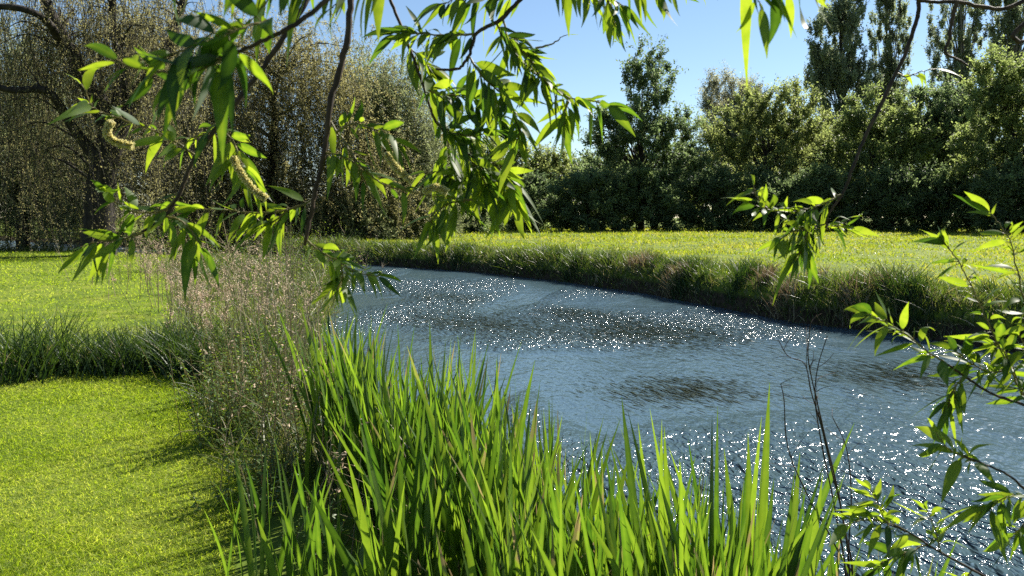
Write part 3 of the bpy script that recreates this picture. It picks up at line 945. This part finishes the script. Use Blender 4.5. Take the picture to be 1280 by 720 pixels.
for px, d, n, h0, h1, sp_, fl, lb in (
        (225, 13.5, 46, .8, 1.3, .40, 70, 'pinkish brown fluffy dead willowherb clump beside the far lawn'),
        (262, 11.5, 46, .8, 1.3, .36, 70, 'pinkish brown fluffy dead clump with the palest seed heads'),
        (205, 16.5, 46, .8, 1.35, .5, 70, 'fluffy dead clump farthest along the far lawn edge'),
        (300, 10.0, 44, .7, 1.25, .32, 70, 'fluffy dead clump above the right end of the sedge row'),
        (250, 9.2, 30, .5, .95, .26, 70, 'low fluffy dead clump rising from the back of the sedge row'),
        (335, 9.3, 36, .7, 1.2, .28, 26, 'fluffy dead clump close to the water behind the tall bare stalks'),
        (330, 13.5, 34, 1.0, 1.7, .5, 4, 'tall bare grey stems in front of the brown weeping tree'),
        (370, 11.5, 30, 1.0, 1.75, .4, 3, 'tall bare grey stems nearest the open water'),
        (300, 16, 34, 1.0, 1.8, .55, 4, 'tall bare grey stems farthest up the bank'),
        (345, 6.2, 26, .9, 1.75, .13, 3, 'thin upright dead stalks tallest in front of the iris stand'),
        (310, 5.6, 24, .6, 1.2, .16, 8, 'leaning dead stalks by the shadow on the near lawn'),
        (375, 5.2, 22, .7, 1.35, .14, 5, 'dead stalks at the left end of the iris stand'),
        (400, 3.9, 16, .4, .8, .14, 6, 'short broken dead stems low among the iris leaves'),
        (345, 4.5, 18, .5, 1.0, .14, 6, 'bent dead stems rising beside the lawn edge'),
        (390, 19, 30, .8, 1.4, .5, 8, 'dead stems at the narrow bend of the near bank'),
        (430, 23, 34, .8, 1.5, .6, 8, 'dead stems farthest along the water edge where the river bends'),
        (170, 20, 40, .8, 1.4, .7, 20, 'dull dead clump by the water at the end of the far lawn')):
    dead_clump('dead_stem_clump', lb, pix(px, 400, d)[:2], n, h0, h1, sp_, fl, .003 + .00018 * d, .16)


def herb(label, q, n, hmin, hmax, spread, leafl, name='nettle_clump', tone=.5, grp='leafy herbs along the near bank'):
    n = int(n * 1.6)
    z = float(ground_z(np.array([q[0]]), np.array([q[1]]))[0])
    q = np.array([q[0], q[1], z])
    Pn = np.column_stack([q[0] + rng.normal(size=n) * spread, q[1] + rng.normal(size=n) * spread, np.full(n, z - .05)])
    L = rng.uniform(hmin, hmax, n)
    D = unit(np.column_stack([rng.normal(size=(n, 2)) * .22, np.ones(n)]))
    bend = rng.normal(size=(n, 3)) * (L * .1)[:, None]
    root = empty(name, q, label, 'herb', grp)
    mb = MB()
    strands(mb, Pn, D, L, bend, .0035, .0015, 4, rng.random(n), 4)
    per = 16
    i = np.repeat(np.arange(n), per); u = np.tile(np.linspace(.2, 1, per), n) + rng.normal(size=n * per) * .02
    Ps = Pn[i] + D[i] * (L[i] * u)[:, None] + bend[i] * (u ** 2)[:, None]
    a = rng.uniform(0, 2 * np.pi, n * per)
    Dl = unit(np.column_stack([np.cos(a), np.sin(a), rng.uniform(-.3, .5, n * per)]))
    Ll = leafl * rng.uniform(.6, 1.2, n * per) * (1.15 - .6 * np.clip(u, 0, 1))
    S = unit(np.cross(Dl, np.array([0, 0, 1])) + rng.normal(size=(n * per, 3)) * .25)
    ml = MB()
    bd = np.column_stack([np.zeros((n * per, 2)), -Ll * .35])
    blades(ml, Ps, Dl, S, Ll, Ll * .42, bd, 4, lance, np.clip(rng.normal(tone, .25, n * per), 0, 1), .2)
    ml.build('foliage', M['herb'], root, True, q)
    mb.build('stalk_foliage', M['greentwig'], root, True, q)
    return root


for px, d, n, h0, h1, s_, ll, lb in (
        (298, 5.6, 60, .35, .72, .15, .055, 'leafy green nettles casting the dark shadow on the near lawn'),
        (285, 6.9, 34, .3, .7, .2, .055, 'pale green nettles right of the sedge row'),
        (335, 7.2, 30, .4, .8, .2, .055, 'nettles mixed with dead stalks near the water'),
        (360, 5.6, 24, .3, .8, .16, .05, 'small leaved herb at the left end of the iris stand'),
        (330, 4.4, 22, .2, .45, .14, .05, 'low herb at the edge of the near lawn'),
        (385, 3.7, 16, .15, .35, .12, .045, 'small bright herb low between the iris fans'),
        (395, 9, 26, .4, .8, .22, .06, 'yellow green herb at the water edge above the iris tips'),
        (270, 9, 30, .3, .7, .3, .06, 'herbs growing among the fluffy dead clumps'),
        (300, 22, 40, .8, 1.8, .5, .10, 'tall yellow green bush under the hanging leaves'),
        (225, 24, 50, .8, 2.0, .6, .10, 'tall pale green bush at the end of the far lawn'),
        (400, 22, 44, .6, 1.3, .6, .09, 'leafy herbs where the near bank narrows the river'),
        (370, 25, 44, .8, 1.7, .7, .10, 'tall leafy herbs behind the narrow bend'),
        (345, 17, 40, .5, 1.2, .5, .08, 'green herbs on the bank behind the bare stalks'),
        (322, 8.2, 40, .4, .85, .24, .05, 'dense nettles under the fluffy clump close to the water'),
        (312, 6.4, 40, .35, .75, .2, .045, 'small leaved green herb tangled with the leaning stalks'),
        (365, 6.6, 36, .4, .85, .2, .045, 'small leaved green herb around the foot of the thin upright stalks'),
        (375, 8.0, 30, .4, .8, .24, .05, 'light green nettles at the water edge behind the thin upright stalks'),
        (290, 7.9, 34, .3, .7, .22, .05, 'nettles against the right end tussock of the sedge row')):
    herb(lb, pix(px, 400, d)[:2], n, h0, h1, s_, ll)

# pale broken stalk lying on the mown grass
q = pix(225, 545, 5.75); q[2] = .03
mb = MB()
tube(mb, smooth_path([q, q + [.05, .01, .008], q + [.11, .03, .004], q + [.17, .03, 0]], 5), .004, 6, .9, .08)
strands(mb, (q + [.08, .02, .006])[None], unit([[.6, .5, .25]]), .04, np.zeros((1, 3)), .0022, .001, 2, .9, 4)
tag(mb.build('fallen_stalk', M['drystem'], None, True, q), 'pale broken stalk lying on the mown grass by the nettle shadow', 'fallen stalk')

# thin dark dock stalks in front of the water on the right
root_xy = pix(1055, 730, 2.0)[:2]
z = float(ground_z(np.array([root_xy[0]]), np.array([root_xy[1]]))[0])
root = empty('dock_stalk', (*root_xy, z), 'bare thin dark dead stalks rising before the glittering water on the right', 'dead plant', 'dead stems along the near bank')
for i, pl in enumerate(([(1062, 760), (1052, 640), (1030, 540), (1014, 470), (1010, 440), (1013, 405)], [(1058, 760), (1046, 650), (1028, 560), (1019, 500), (1022, 460), (1034, 420)],
                        [(1066, 760), (1056, 660), (1040, 590), (1026, 530), (1014, 490), (1006, 455), (985, 445), (973, 425)], [(1070, 760), (1048, 690), (1010, 620), (985, 560), (980, 500), (976, 480)],
                        [(1060, 700), (1064, 620), (1058, 560), (1040, 520)])):
    pp = [[*root_xy, z - .03]] + [pix(a, b, 2.0 + .03 * i) for a, b in pl]
    sp_ = smooth_path(pp, 5)
    mb = MB()
    tube(mb, sp_, np.linspace(.0025, .0010, len(sp_)), 6, .5, .03, .25)
    n = 7
    k = rng.integers(len(sp_) // 2, len(sp_), n)
    strands(mb, sp_[k], unit(rdir(n) + np.array([0, 0, .6])), rng.uniform(.03, .09, n), rdir(n) * .02, .0011, .0006, 3, .4)
    mb.build('stalk', M['twig'], root, True, (*root_xy, z))

# water weed mats lying at the surface, combed along the current
for px, py, lx, ly, n, lb in (
        (600, 404, 1.3, 1.8, 3000, 'dark water weed patch nearest the iris tips'),
        (810, 415, 1.5, 1.7, 3600, 'dark water weed patch in the middle of the river'),
        (850, 488, .8, .6, 900, 'olive water weed patch sparkling with ripples'),
        (720, 392, .8, 1.1, 1000, 'thin dark water weed patch toward the far bank'),
        (1120, 470, 1.0, .9, 1200, 'dark water weed patch behind the dead stalks'),
        (560, 372, 1.0, 2.0, 1200, 'dark water weed patch below the far bend')):
    d = (CAMZ - WATER_Z) * F / (py - 270)
    n = int(n * 1.35)
    c = pix(px, py, d); c[2] = WATER_Z
    a = R(-62)
    e = np.array([math.cos(a), math.sin(a), 0]); f_ = np.array([-e[1], e[0], 0])
    Pn = c + e * (rng.normal(size=n) * ly * .65)[:, None] + f_ * (rng.normal(size=n) * lx * .6)[:, None]
    Pn[:, 2] = WATER_Z + rng.uniform(0, .005, n)
    D = unit(e + rng.normal(size=(n, 3)) * [.12, .12, 0] + np.array([0, 0, .05]))
    mb = MB()
    L = rng.uniform(.08, .22, n)
    blades(mb, Pn, D, unit(np.cross(D, [0, 0, 1]) + np.array([0, 0, .2])), L, rng.uniform(.005, .016, n), np.column_stack([np.zeros((n, 2)), -L * .05]), 4, lance, rng.random(n), .3)
    tag(mb.build('water_weed', M['weed'], None, True, c), lb, 'water weed', 'water weed patches in the river')


# ------------------------------------------------------------------ overhanging willow branches
def willow_leaves(mb, P, D, L, tone, droop):
    n = len(P)
    S = perp(D)
    S = unit(S - D * (S * D).sum(1, keepdims=True))
    g = np.column_stack([rng.normal(size=(n, 2)) * .14, -np.abs(rng.normal(.3, .25, n))]) * L[:, None] * droop
    cub = rdir(n) * (L * rng.uniform(0, .38, n))[:, None]
    blades(mb, P, D, S, L, L * rng.uniform(.20, .32, n), g, 9, lance, tone, .16, cub, rng.normal(size=n) * .5)


def branch(label, stem, r0, r1, twigs, name='willow_branch', catkins=(), mat='twig'):
    """stem: (px,py,depth) points; twigs: (points, leaf count, leaf length, downward pull, tone)"""
    pts = smooth_path([pix(*q) for q in stem], 8)
    if not (-20 < stem[0][0] < 1300 and -10 < stem[0][1] < 730):
        # carried on beyond the frame to where the limb that bears it would be
        e = unit(pts[0] - pts[4])
        up_ = np.array([.15, -.1, .6]) if stem[0][1] < 400 else np.array([.3, 0, -.25])
        ext = np.array([pts[0] + e * q * .7 + up_ * q * q for q in np.linspace(1.6, .12, 12)])
        pts = np.vstack([ext, pts])
    root = empty(name, pts[0], label, 'willow branch', 'willow branches hanging over the view')
    mb = MB()
    k = len(pts)
    wob = pts + rng.normal(size=pts.shape) * r0 * .12
    tube(mb, wob, np.linspace(r0, r1, k), 8, .5, .05, .12)
    mb.build('stem', M[mat], root, True, pts[0])
    for tw, nl, ll, pull, tone in twigs:
        nl = max(2, int(nl * 2.0)) if nl > 5 else nl
        ll *= .72; pull *= .45
        tp = smooth_path([pix(*q) for q in tw], 8)
        mt_ = MB()
        rr = max(.0011, min(.0022, r1))
        tube(mt_, tp + rng.normal(size=tp.shape) * .0006, np.linspace(rr, .0007, len(tp)), 6, .5, .05)
        seg = np.linalg.norm(np.diff(tp, axis=0), axis=1); s = np.concatenate([[0], np.cumsum(seg)]) / seg.sum()
        u = np.clip(np.linspace(.08, 1, nl) + rng.normal(size=nl) * .04, 0.02, 1)
        Pn = np.column_stack([np.interp(u, s, tp[:, i]) for i in range(3)])
        Tn = unit(np.column_stack([np.interp(u, s, np.gradient(tp[:, i])) for i in range(3)]))
        side = perp(Tn)
        D = unit(Tn * rng.uniform(.3, .8, nl)[:, None] + side * rng.uniform(.5, 1.3, nl)[:, None] + np.array([0, 0, -1.0]) * (pull * rng.uniform(.1, 1.25, nl))[:, None])
        end = u > .93
        D[end] = unit(Tn[end] + side[end] * .35 + np.array([0, 0, -.2]) * pull)
        pet = Pn + D * .006
        strands(mt_, Pn, D, .008, np.zeros((nl, 3)), .0008, .0006, 1, .5, 4)
        o = mt_.build('twig', M['greentwig'], root, True, tp[0])
        ml = MB()
        L = ll * rng.uniform(.45, 1.22, nl)
        willow_leaves(ml, pet, D, L, np.clip(rng.normal(tone + .1, .28, nl), 0, 1), 1.0)
        nb = nl // 4     # small young leaves at the buds
        i = rng.integers(0, nl, nb)
        willow_leaves(ml, Pn[i], unit(Tn[i] + rdir(nb) * .9), ll * rng.uniform(.2, .45, nb), np.clip(rng.normal(tone + .2, .2, nb), 0, 1), .7)
        ml.build('leaves', M['willow'], o, True, tp[0])
    for cp in catkins:
        c = smooth_path([pix(q[0], q[1], q[2] - .06) for q in cp], 8)
        mc = MB()
        u = np.linspace(0, 1, len(c))
        tube(mc, c, .0028 * np.clip(np.sin(np.pi * (u * .9 + .08)), .25, 1), 7, .3)
        n = 900
        j = rng.integers(0, len(c) - 1, n); f = rng.random(n)
        Pf = c[j] * (1 - f[:, None]) + c[j + 1] * f[:, None]
        Tc = unit(c[j + 1] - c[j])
        Df = unit(perp(Tc) + Tc * .4)
        strands(mc, Pf, Df, rng.uniform(.0045, .0082, n), np.zeros((n, 3)), .001, .0008, 1, rng.random(n), 3)
        mc.build('catkin', M['catkin'], root, True, c[0])
    return root


# thick diagonal branch on the left
branch('dark branch slanting down left with catkins and a drooping leaf tuft at its tip',
       [(470, -150, 1.5), (400, -30, 1.45), (375, 15, 1.42), (330, 82, 1.4), (278, 150, 1.38), (242, 200, 1.36), (225, 240, 1.35), (205, 272, 1.34), (178, 290, 1.33)], .0058, .0022,
       [([(245, 195, 1.37), (220, 178, 1.36), (185, 160, 1.35), (150, 148, 1.34), (118, 135, 1.33), (105, 110, 1.32)], 16, .075, .35, .7),
        ([(178, 290, 1.33), (150, 300, 1.32), (122, 302, 1.31), (105, 308, 1.3)], 9, .085, 1.1, .45),
        ([(225, 240, 1.35), (205, 262, 1.34), (170, 265, 1.33), (140, 250, 1.32), (128, 240, 1.3)], 16, .07, .5, .45),
        ([(270, 160, 1.38), (290, 175, 1.38), (300, 200, 1.38), (312, 230, 1.37)], 13, .075, .8, .7),
        ([(205, 270, 1.34), (225, 275, 1.34), (240, 290, 1.34), (250, 305, 1.33)], 9, .08, 1.2, .6),
        ([(278, 150, 1.38), (262, 165, 1.38), (240, 172, 1.38), (228, 185, 1.38)], 6, .06, .6, .75)],
       catkins=[[(140, 150, 1.34), (134, 165, 1.34), (142, 176, 1.34), (165, 182, 1.34)], [(290, 195, 1.37), (300, 215, 1.37), (318, 238, 1.37), (332, 248, 1.37)]])

# close blurry leaves at the top left, canopy shade painted into their low tone
branch('close spray of large leaves toned dark for shade across the top left corner',
       [(560, -170, .95), (470, -60, .92), (420, -10, .9), (370, 30, .88), (320, 55, .87), (270, 75, .86), (235, 85, .85)], .004, .0015,
       [([(340, 25, .88), (310, 32, .86), (280, 45, .84), (245, 56, .83), (205, 72, .82)], 11, .07, .45, .2),
        ([(300, 55, .87), (280, 72, .86), (255, 85, .85), (225, 95, .84)], 7, .08, .45, .15),
        ([(400, -20, .9), (370, -28, .88), (320, -30, .87), (260, -35, .86), (200, -30, .85)], 12, .065, .8, .3),
        ([(235, 80, .85), (205, 90, .85), (175, 86, .85), (150, 78, .85)], 8, .06, .3, .35),
        ([(290, 45, .87), (292, 65, .87), (285, 80, .87)], 4, .075, .9, .25)])

branch('row of leaves hanging from the top between slanting and upright branch',
       [(620, -160, 1.15), (560, -80, 1.13), (500, -40, 1.12), (440, -26, 1.1), (390, -22, 1.1), (340, -20, 1.1)], .003, .0014,
       [([(500, -40, 1.12), (450, -24, 1.11), (400, -18, 1.1), (350, -18, 1.1), (300, -20, 1.1)], 15, .075, 1.3, .4),
        ([(440, -26, 1.1), (428, -5, 1.1), (415, 10, 1.1)], 5, .075, 1.3, .35),
        ([(350, -20, 1.1), (332, 5, 1.1), (318, 22, 1.1)], 5, .075, 1.2, .6)])

# unseen willow branches added above the view to shade the top left leaves
for i, (bx, by, bz) in enumerate(((.0, 1.35, 2.55), (.25, 1.6, 2.85))):
    def q_(dx, dy, dz):
        p_ = (bx + dx, by + dy, bz + dz)
        dep = p_[1]
        ry, rz = p_[1], p_[2] - CAMZ
        cf = ry * math.cos(PITCH) - rz * math.sin(PITCH); cu = ry * math.sin(PITCH) + rz * math.cos(PITCH)
        return (CX + F * p_[0] / cf, CY - F * cu / cf, dep)
    branch(('lower', 'upper')[i] + ' unseen willow branch added above the top edge as a shade caster', [q_(.7, -.5, .35), q_(.3, -.2, .15), q_(0, 0, 0), q_(-.35, .1, -.06)], .006, .002,
           [([q_(.2, -.1, .1), q_(0, .1, .05), q_(-.2, .3, 0)], 30, .085, .6, .4), ([q_(0, 0, 0), q_(-.2, -.15, 0), q_(-.4, -.2, -.05)], 30, .085, .6, .4), ([q_(-.2, .05, 0), q_(-.4, .12, 0), q_(-.65, .15, -.08)], 30, .085, .6, .4)])

# second upright branch
branch('thick dark upright branch hanging from the top with pale catkins',
       [(470, -150, 1.55), (442, -20, 1.5), (434, 50, 1.48), (414, 125, 1.46), (405, 190, 1.45), (394, 245, 1.44), (384, 290, 1.43), (381, 306, 1.43)], .0075, .0028,
       [([(412, 150, 1.46), (432, 180, 1.45), (452, 208, 1.44), (478, 230, 1.44), (510, 238, 1.44), (545, 246, 1.44), (590, 250, 1.45)], 12, .06, .8, .65),
        ([(420, 165, 1.45), (440, 155, 1.44), (460, 160, 1.43), (480, 165, 1.43), (495, 180, 1.42)], 15, .075, .5, .7),
        ([(405, 190, 1.45), (425, 195, 1.44), (445, 205, 1.43), (455, 225, 1.43)], 10, .07, .8, .65),
        ([(392, 250, 1.44), (360, 262, 1.43), (320, 266, 1.42), (280, 262, 1.41), (245, 262, 1.4)], 18, .07, .7, .6),
        ([(360, 262, 1.43), (345, 275, 1.43), (330, 282, 1.43)], 8, .075, 1.1, .55),
        ([(382, 300, 1.43), (402, 315, 1.42), (425, 328, 1.41), (445, 340, 1.41), (470, 345, 1.41)], 14, .07, .6, .6),
        ([(425, 328, 1.41), (428, 345, 1.41), (420, 365, 1.41)], 7, .07, 1.0, .5)],
       catkins=[[(482, 190, 1.44), (490, 204, 1.44), (502, 216, 1.44), (514, 226, 1.44)], [(528, 240, 1.44), (545, 234, 1.44), (558, 240, 1.44)]])

# dense centre cluster
branch('long branch carrying the densest mass of hanging leaves',
       [(430, -160, 1.6), (472, -40, 1.57), (492, 10, 1.55), (512, 60, 1.54), (530, 110, 1.53), (545, 152, 1.52), (575, 185, 1.52), (605, 202, 1.52)], .0042, .0018,
       [([(605, 202, 1.52), (625, 212, 1.52), (637, 232, 1.52), (645, 250, 1.52)], 20, .085, 1.3, .65),
        ([(545, 152, 1.52), (565, 165, 1.51), (590, 170, 1.5), (615, 165, 1.5)], 23, .075, .8, .4),
        ([(560, 175, 1.53), (562, 200, 1.54), (575, 225, 1.55), (585, 245, 1.55)], 20, .078, 1.2, .45),
        ([(580, 190, 1.52), (600, 215, 1.5), (610, 235, 1.5)], 18, .08, 1.2, .5),
        ([(530, 110, 1.53), (550, 118, 1.52), (575, 120, 1.52), (600, 130, 1.52), (625, 150, 1.52)], 28, .078, .8, .35),
        ([(512, 60, 1.54), (530, 75, 1.55), (540, 95, 1.55)], 15, .075, 1.0, .5),
        ([(590, 250, 1.45), (560, 255, 1.46), (545, 268, 1.46), (535, 280, 1.46)], 14, .075, 1.1, .55),
        ([(605, 205, 1.52), (590, 220, 1.53), (560, 215, 1.53), (535, 215, 1.53)], 13, .07, .8, .45)])

branch('forked dark branch crossing the blue sky gap with leaves at its right tip',
       [(760, -120, 1.4), (700, -40, 1.4), (655, -4, 1.4), (625, 25, 1.4), (596, 42, 1.4), (586, 70, 1.4), (572, 86, 1.4), (545, 86, 1.4)], .0052, .002,
       [([(628, 22, 1.4), (640, 60, 1.4), (665, 88, 1.4), (690, 108, 1.4), (712, 122, 1.4), (740, 126, 1.4), (762, 132, 1.4)], 24, .072, .9, .45),
        ([(712, 122, 1.4), (706, 140, 1.4), (704, 155, 1.4)], 9, .072, 1.4, .5),
        ([(640, 60, 1.4), (655, 65, 1.39), (668, 82, 1.39), (676, 100, 1.39)], 13, .07, .9, .4),
        ([(596, 42, 1.4), (560, 44, 1.4), (525, 42, 1.4), (498, 42, 1.4)], 22, .07, 1.1, .35),
        ([(586, 70, 1.4), (602, 95, 1.4), (625, 115, 1.4), (640, 135, 1.4)], 18, .075, .9, .3),
        ([(655, -4, 1.4), (620, -8, 1.4), (585, -4, 1.4), (550, 5, 1.4)], 22, .075, 1.2, .3),
        ([(620, 30, 1.4), (630, 45, 1.4), (645, 50, 1.4)], 8, .075, 1.2, .3),
        ([(640, 135, 1.4), (650, 160, 1.4), (645, 180, 1.4)], 10, .075, 1.2, .5),
        ([(670, 60, 1.4), (690, 55, 1.4), (704, 45, 1.4)], 2, .05, .5, .6)])

branch('short leafy twig hanging into the sky from the top edge right of centre',
       [(640, -120, 1.25), (690, -50, 1.25), (740, -26, 1.25), (800, -16, 1.25), (870, -14, 1.25)], .0026, .0013,
       [([(690, -40, 1.25), (730, -16, 1.25), (760, -6, 1.25), (775, 5, 1.25)], 17, .065, 1.2, .55),
        ([(780, -18, 1.25), (810, -14, 1.25), (840, -14, 1.25), (868, -12, 1.25)], 14, .06, 1.3, .55),
        ([(755, -10, 1.25), (765, 12, 1.25), (768, 28, 1.25)], 7, .06, 1.2, .6)])

branch('few big leaves hanging from the top edge before the dark poplar',
       [(900, -120, .95), (940, -50, .95), (980, -30, .95), (1040, -34, .95)], .0024, .0013,
       [([(930, -40, .95), (965, -20, .95), (1000, -14, .95), (1030, -16, .95)], 7, .07, 2.6, .6),
        ([(935, -30, .95), (945, -5, .95), (950, 5, .95)], 4, .05, 1.4, .6)])

branch('long almost bare curving branch with a leafy tuft over the far bank',
       [(1175, -160, 1.6), (1152, -20, 1.55), (1146, 25, 1.54), (1130, 70, 1.53), (1106, 120, 1.52), (1080, 175, 1.51), (1066, 210, 1.5), (1054, 240, 1.5), (1036, 268, 1.5), (1032, 285, 1.5)], .0048, .0018,
       [([(1052, 242, 1.5), (1035, 252, 1.49), (1008, 262, 1.48), (985, 265, 1.47), (960, 262, 1.46), (940, 255, 1.46)], 22, .07, .35, .6),
        ([(1032, 280, 1.5), (1010, 285, 1.49), (990, 290, 1.48), (975, 300, 1.48)], 17, .07, .7, .5),
        ([(1032, 285, 1.5), (1048, 282, 1.5), (1060, 286, 1.5)], 8, .06, .7, .6),
        ([(1010, 285, 1.49), (1005, 305, 1.48), (998, 322, 1.48)], 12, .072, 1.2, .45),
        ([(960, 262, 1.46), (948, 250, 1.46), (942, 235, 1.46)], 6, .06, -.2, .7),
        ([(1122, 92, 1.53), (1132, 96, 1.53), (1150, 90, 1.53), (1168, 86, 1.53)], 5, .055, .5, .75)])

branch('bare knobbly twig forking down at the upper right corner',
       [(1330, -30, 1.5), (1265, 8, 1.5), (1225, 8, 1.5), (1195, 2, 1.5), (1150, 0, 1.5), (1100, -30, 1.5)], .0042, .003,
       [], name='bare_twig')
branch('bare crooked twig dropping from the knobbly one with splayed tips',
       [(1196, 2, 1.49), (1190, 25, 1.49), (1186, 50, 1.49), (1182, 66, 1.49), (1200, 76, 1.49), (1210, 82, 1.49)], .004, .0015, [], name='bare_twig')
branch('stub of bare twig entering at the right edge near the top',
       [(1380, -30, 1.5), (1300, 12, 1.5), (1280, 30, 1.5), (1266, 44, 1.5), (1275, 52, 1.5), (1290, 48, 1.5)], .005, .003, [], name='bare_twig')

branch('upright leafy shoots leaning in from the right edge over the water',
       [(1420, 620, 1.5), (1330, 530, 1.45), (1285, 508, 1.42), (1240, 492, 1.4), (1205, 470, 1.4), (1180, 452, 1.4)], .0034, .0018,
       [([(1180, 452, 1.4), (1160, 440, 1.39), (1135, 420, 1.38), (1110, 405, 1.38), (1085, 392, 1.37)], 18, .075, .3, .6),
        ([(1285, 508, 1.42), (1262, 460, 1.41), (1240, 415, 1.4), (1220, 370, 1.4), (1200, 330, 1.4), (1178, 300, 1.39)], 26, .072, .15, .6),
        ([(1300, 470, 1.38), (1285, 400, 1.37), (1272, 340, 1.36), (1262, 300, 1.36), (1240, 268, 1.36)], 18, .07, .15, .65),
        ([(1205, 470, 1.4), (1190, 490, 1.4), (1185, 510, 1.4)], 12, .07, 1.2, .4),
        ([(1262, 460, 1.41), (1240, 465, 1.41), (1215, 455, 1.41), (1195, 440, 1.4)], 18, .072, .8, .45),
        ([(1285, 508, 1.42), (1270, 470, 1.42), (1255, 440, 1.41), (1235, 425, 1.41)], 16, .072, .9, .4),
        ([(1310, 480, 1.4), (1290, 450, 1.4), (1275, 420, 1.4)], 14, .072, .7, .45)])

branch('sparse leafy twig below the upright shoots near the right edge',
       [(1420, 720, 1.35), (1340, 660, 1.33), (1290, 620, 1.32), (1262, 595, 1.31), (1230, 580, 1.3), (1205, 570, 1.3)], .0028, .0015,
       [([(1230, 580, 1.3), (1205, 572, 1.3), (1185, 560, 1.3), (1172, 545, 1.3)], 8, .075, .3, .65),
        ([(1290, 620, 1.32), (1265, 620, 1.32), (1245, 628, 1.31), (1230, 640, 1.3)], 12, .072, 1.0, .5),
        ([(1300, 630, 1.32), (1280, 655, 1.32), (1262, 675, 1.31)], 8, .072, .9, .5)])

branch('low willow shoot with slender leaves rising at the bottom right corner',
       [(1290, 790, 1.5), (1250, 735, 1.5), (1215, 712, 1.5), (1175, 690, 1.5), (1140, 668, 1.5), (1110, 655, 1.5)], .0032, .0016,
       [([(1140, 668, 1.5), (1115, 655, 1.5), (1085, 650, 1.49), (1060, 655, 1.48)], 14, .075, .2, .6),
        ([(1160, 680, 1.5), (1135, 690, 1.5), (1110, 700, 1.5), (1095, 712, 1.5)], 16, .075, .6, .45),
        ([(1110, 655, 1.5), (1100, 635, 1.5), (1090, 615, 1.5)], 10, .07, -.1, .6),
        ([(1175, 690, 1.5), (1170, 665, 1.5), (1160, 640, 1.5)], 9, .075, .1, .5),
        ([(1215, 712, 1.5), (1205, 725, 1.5), (1180, 735, 1.5)], 9, .075, .8, .5)])
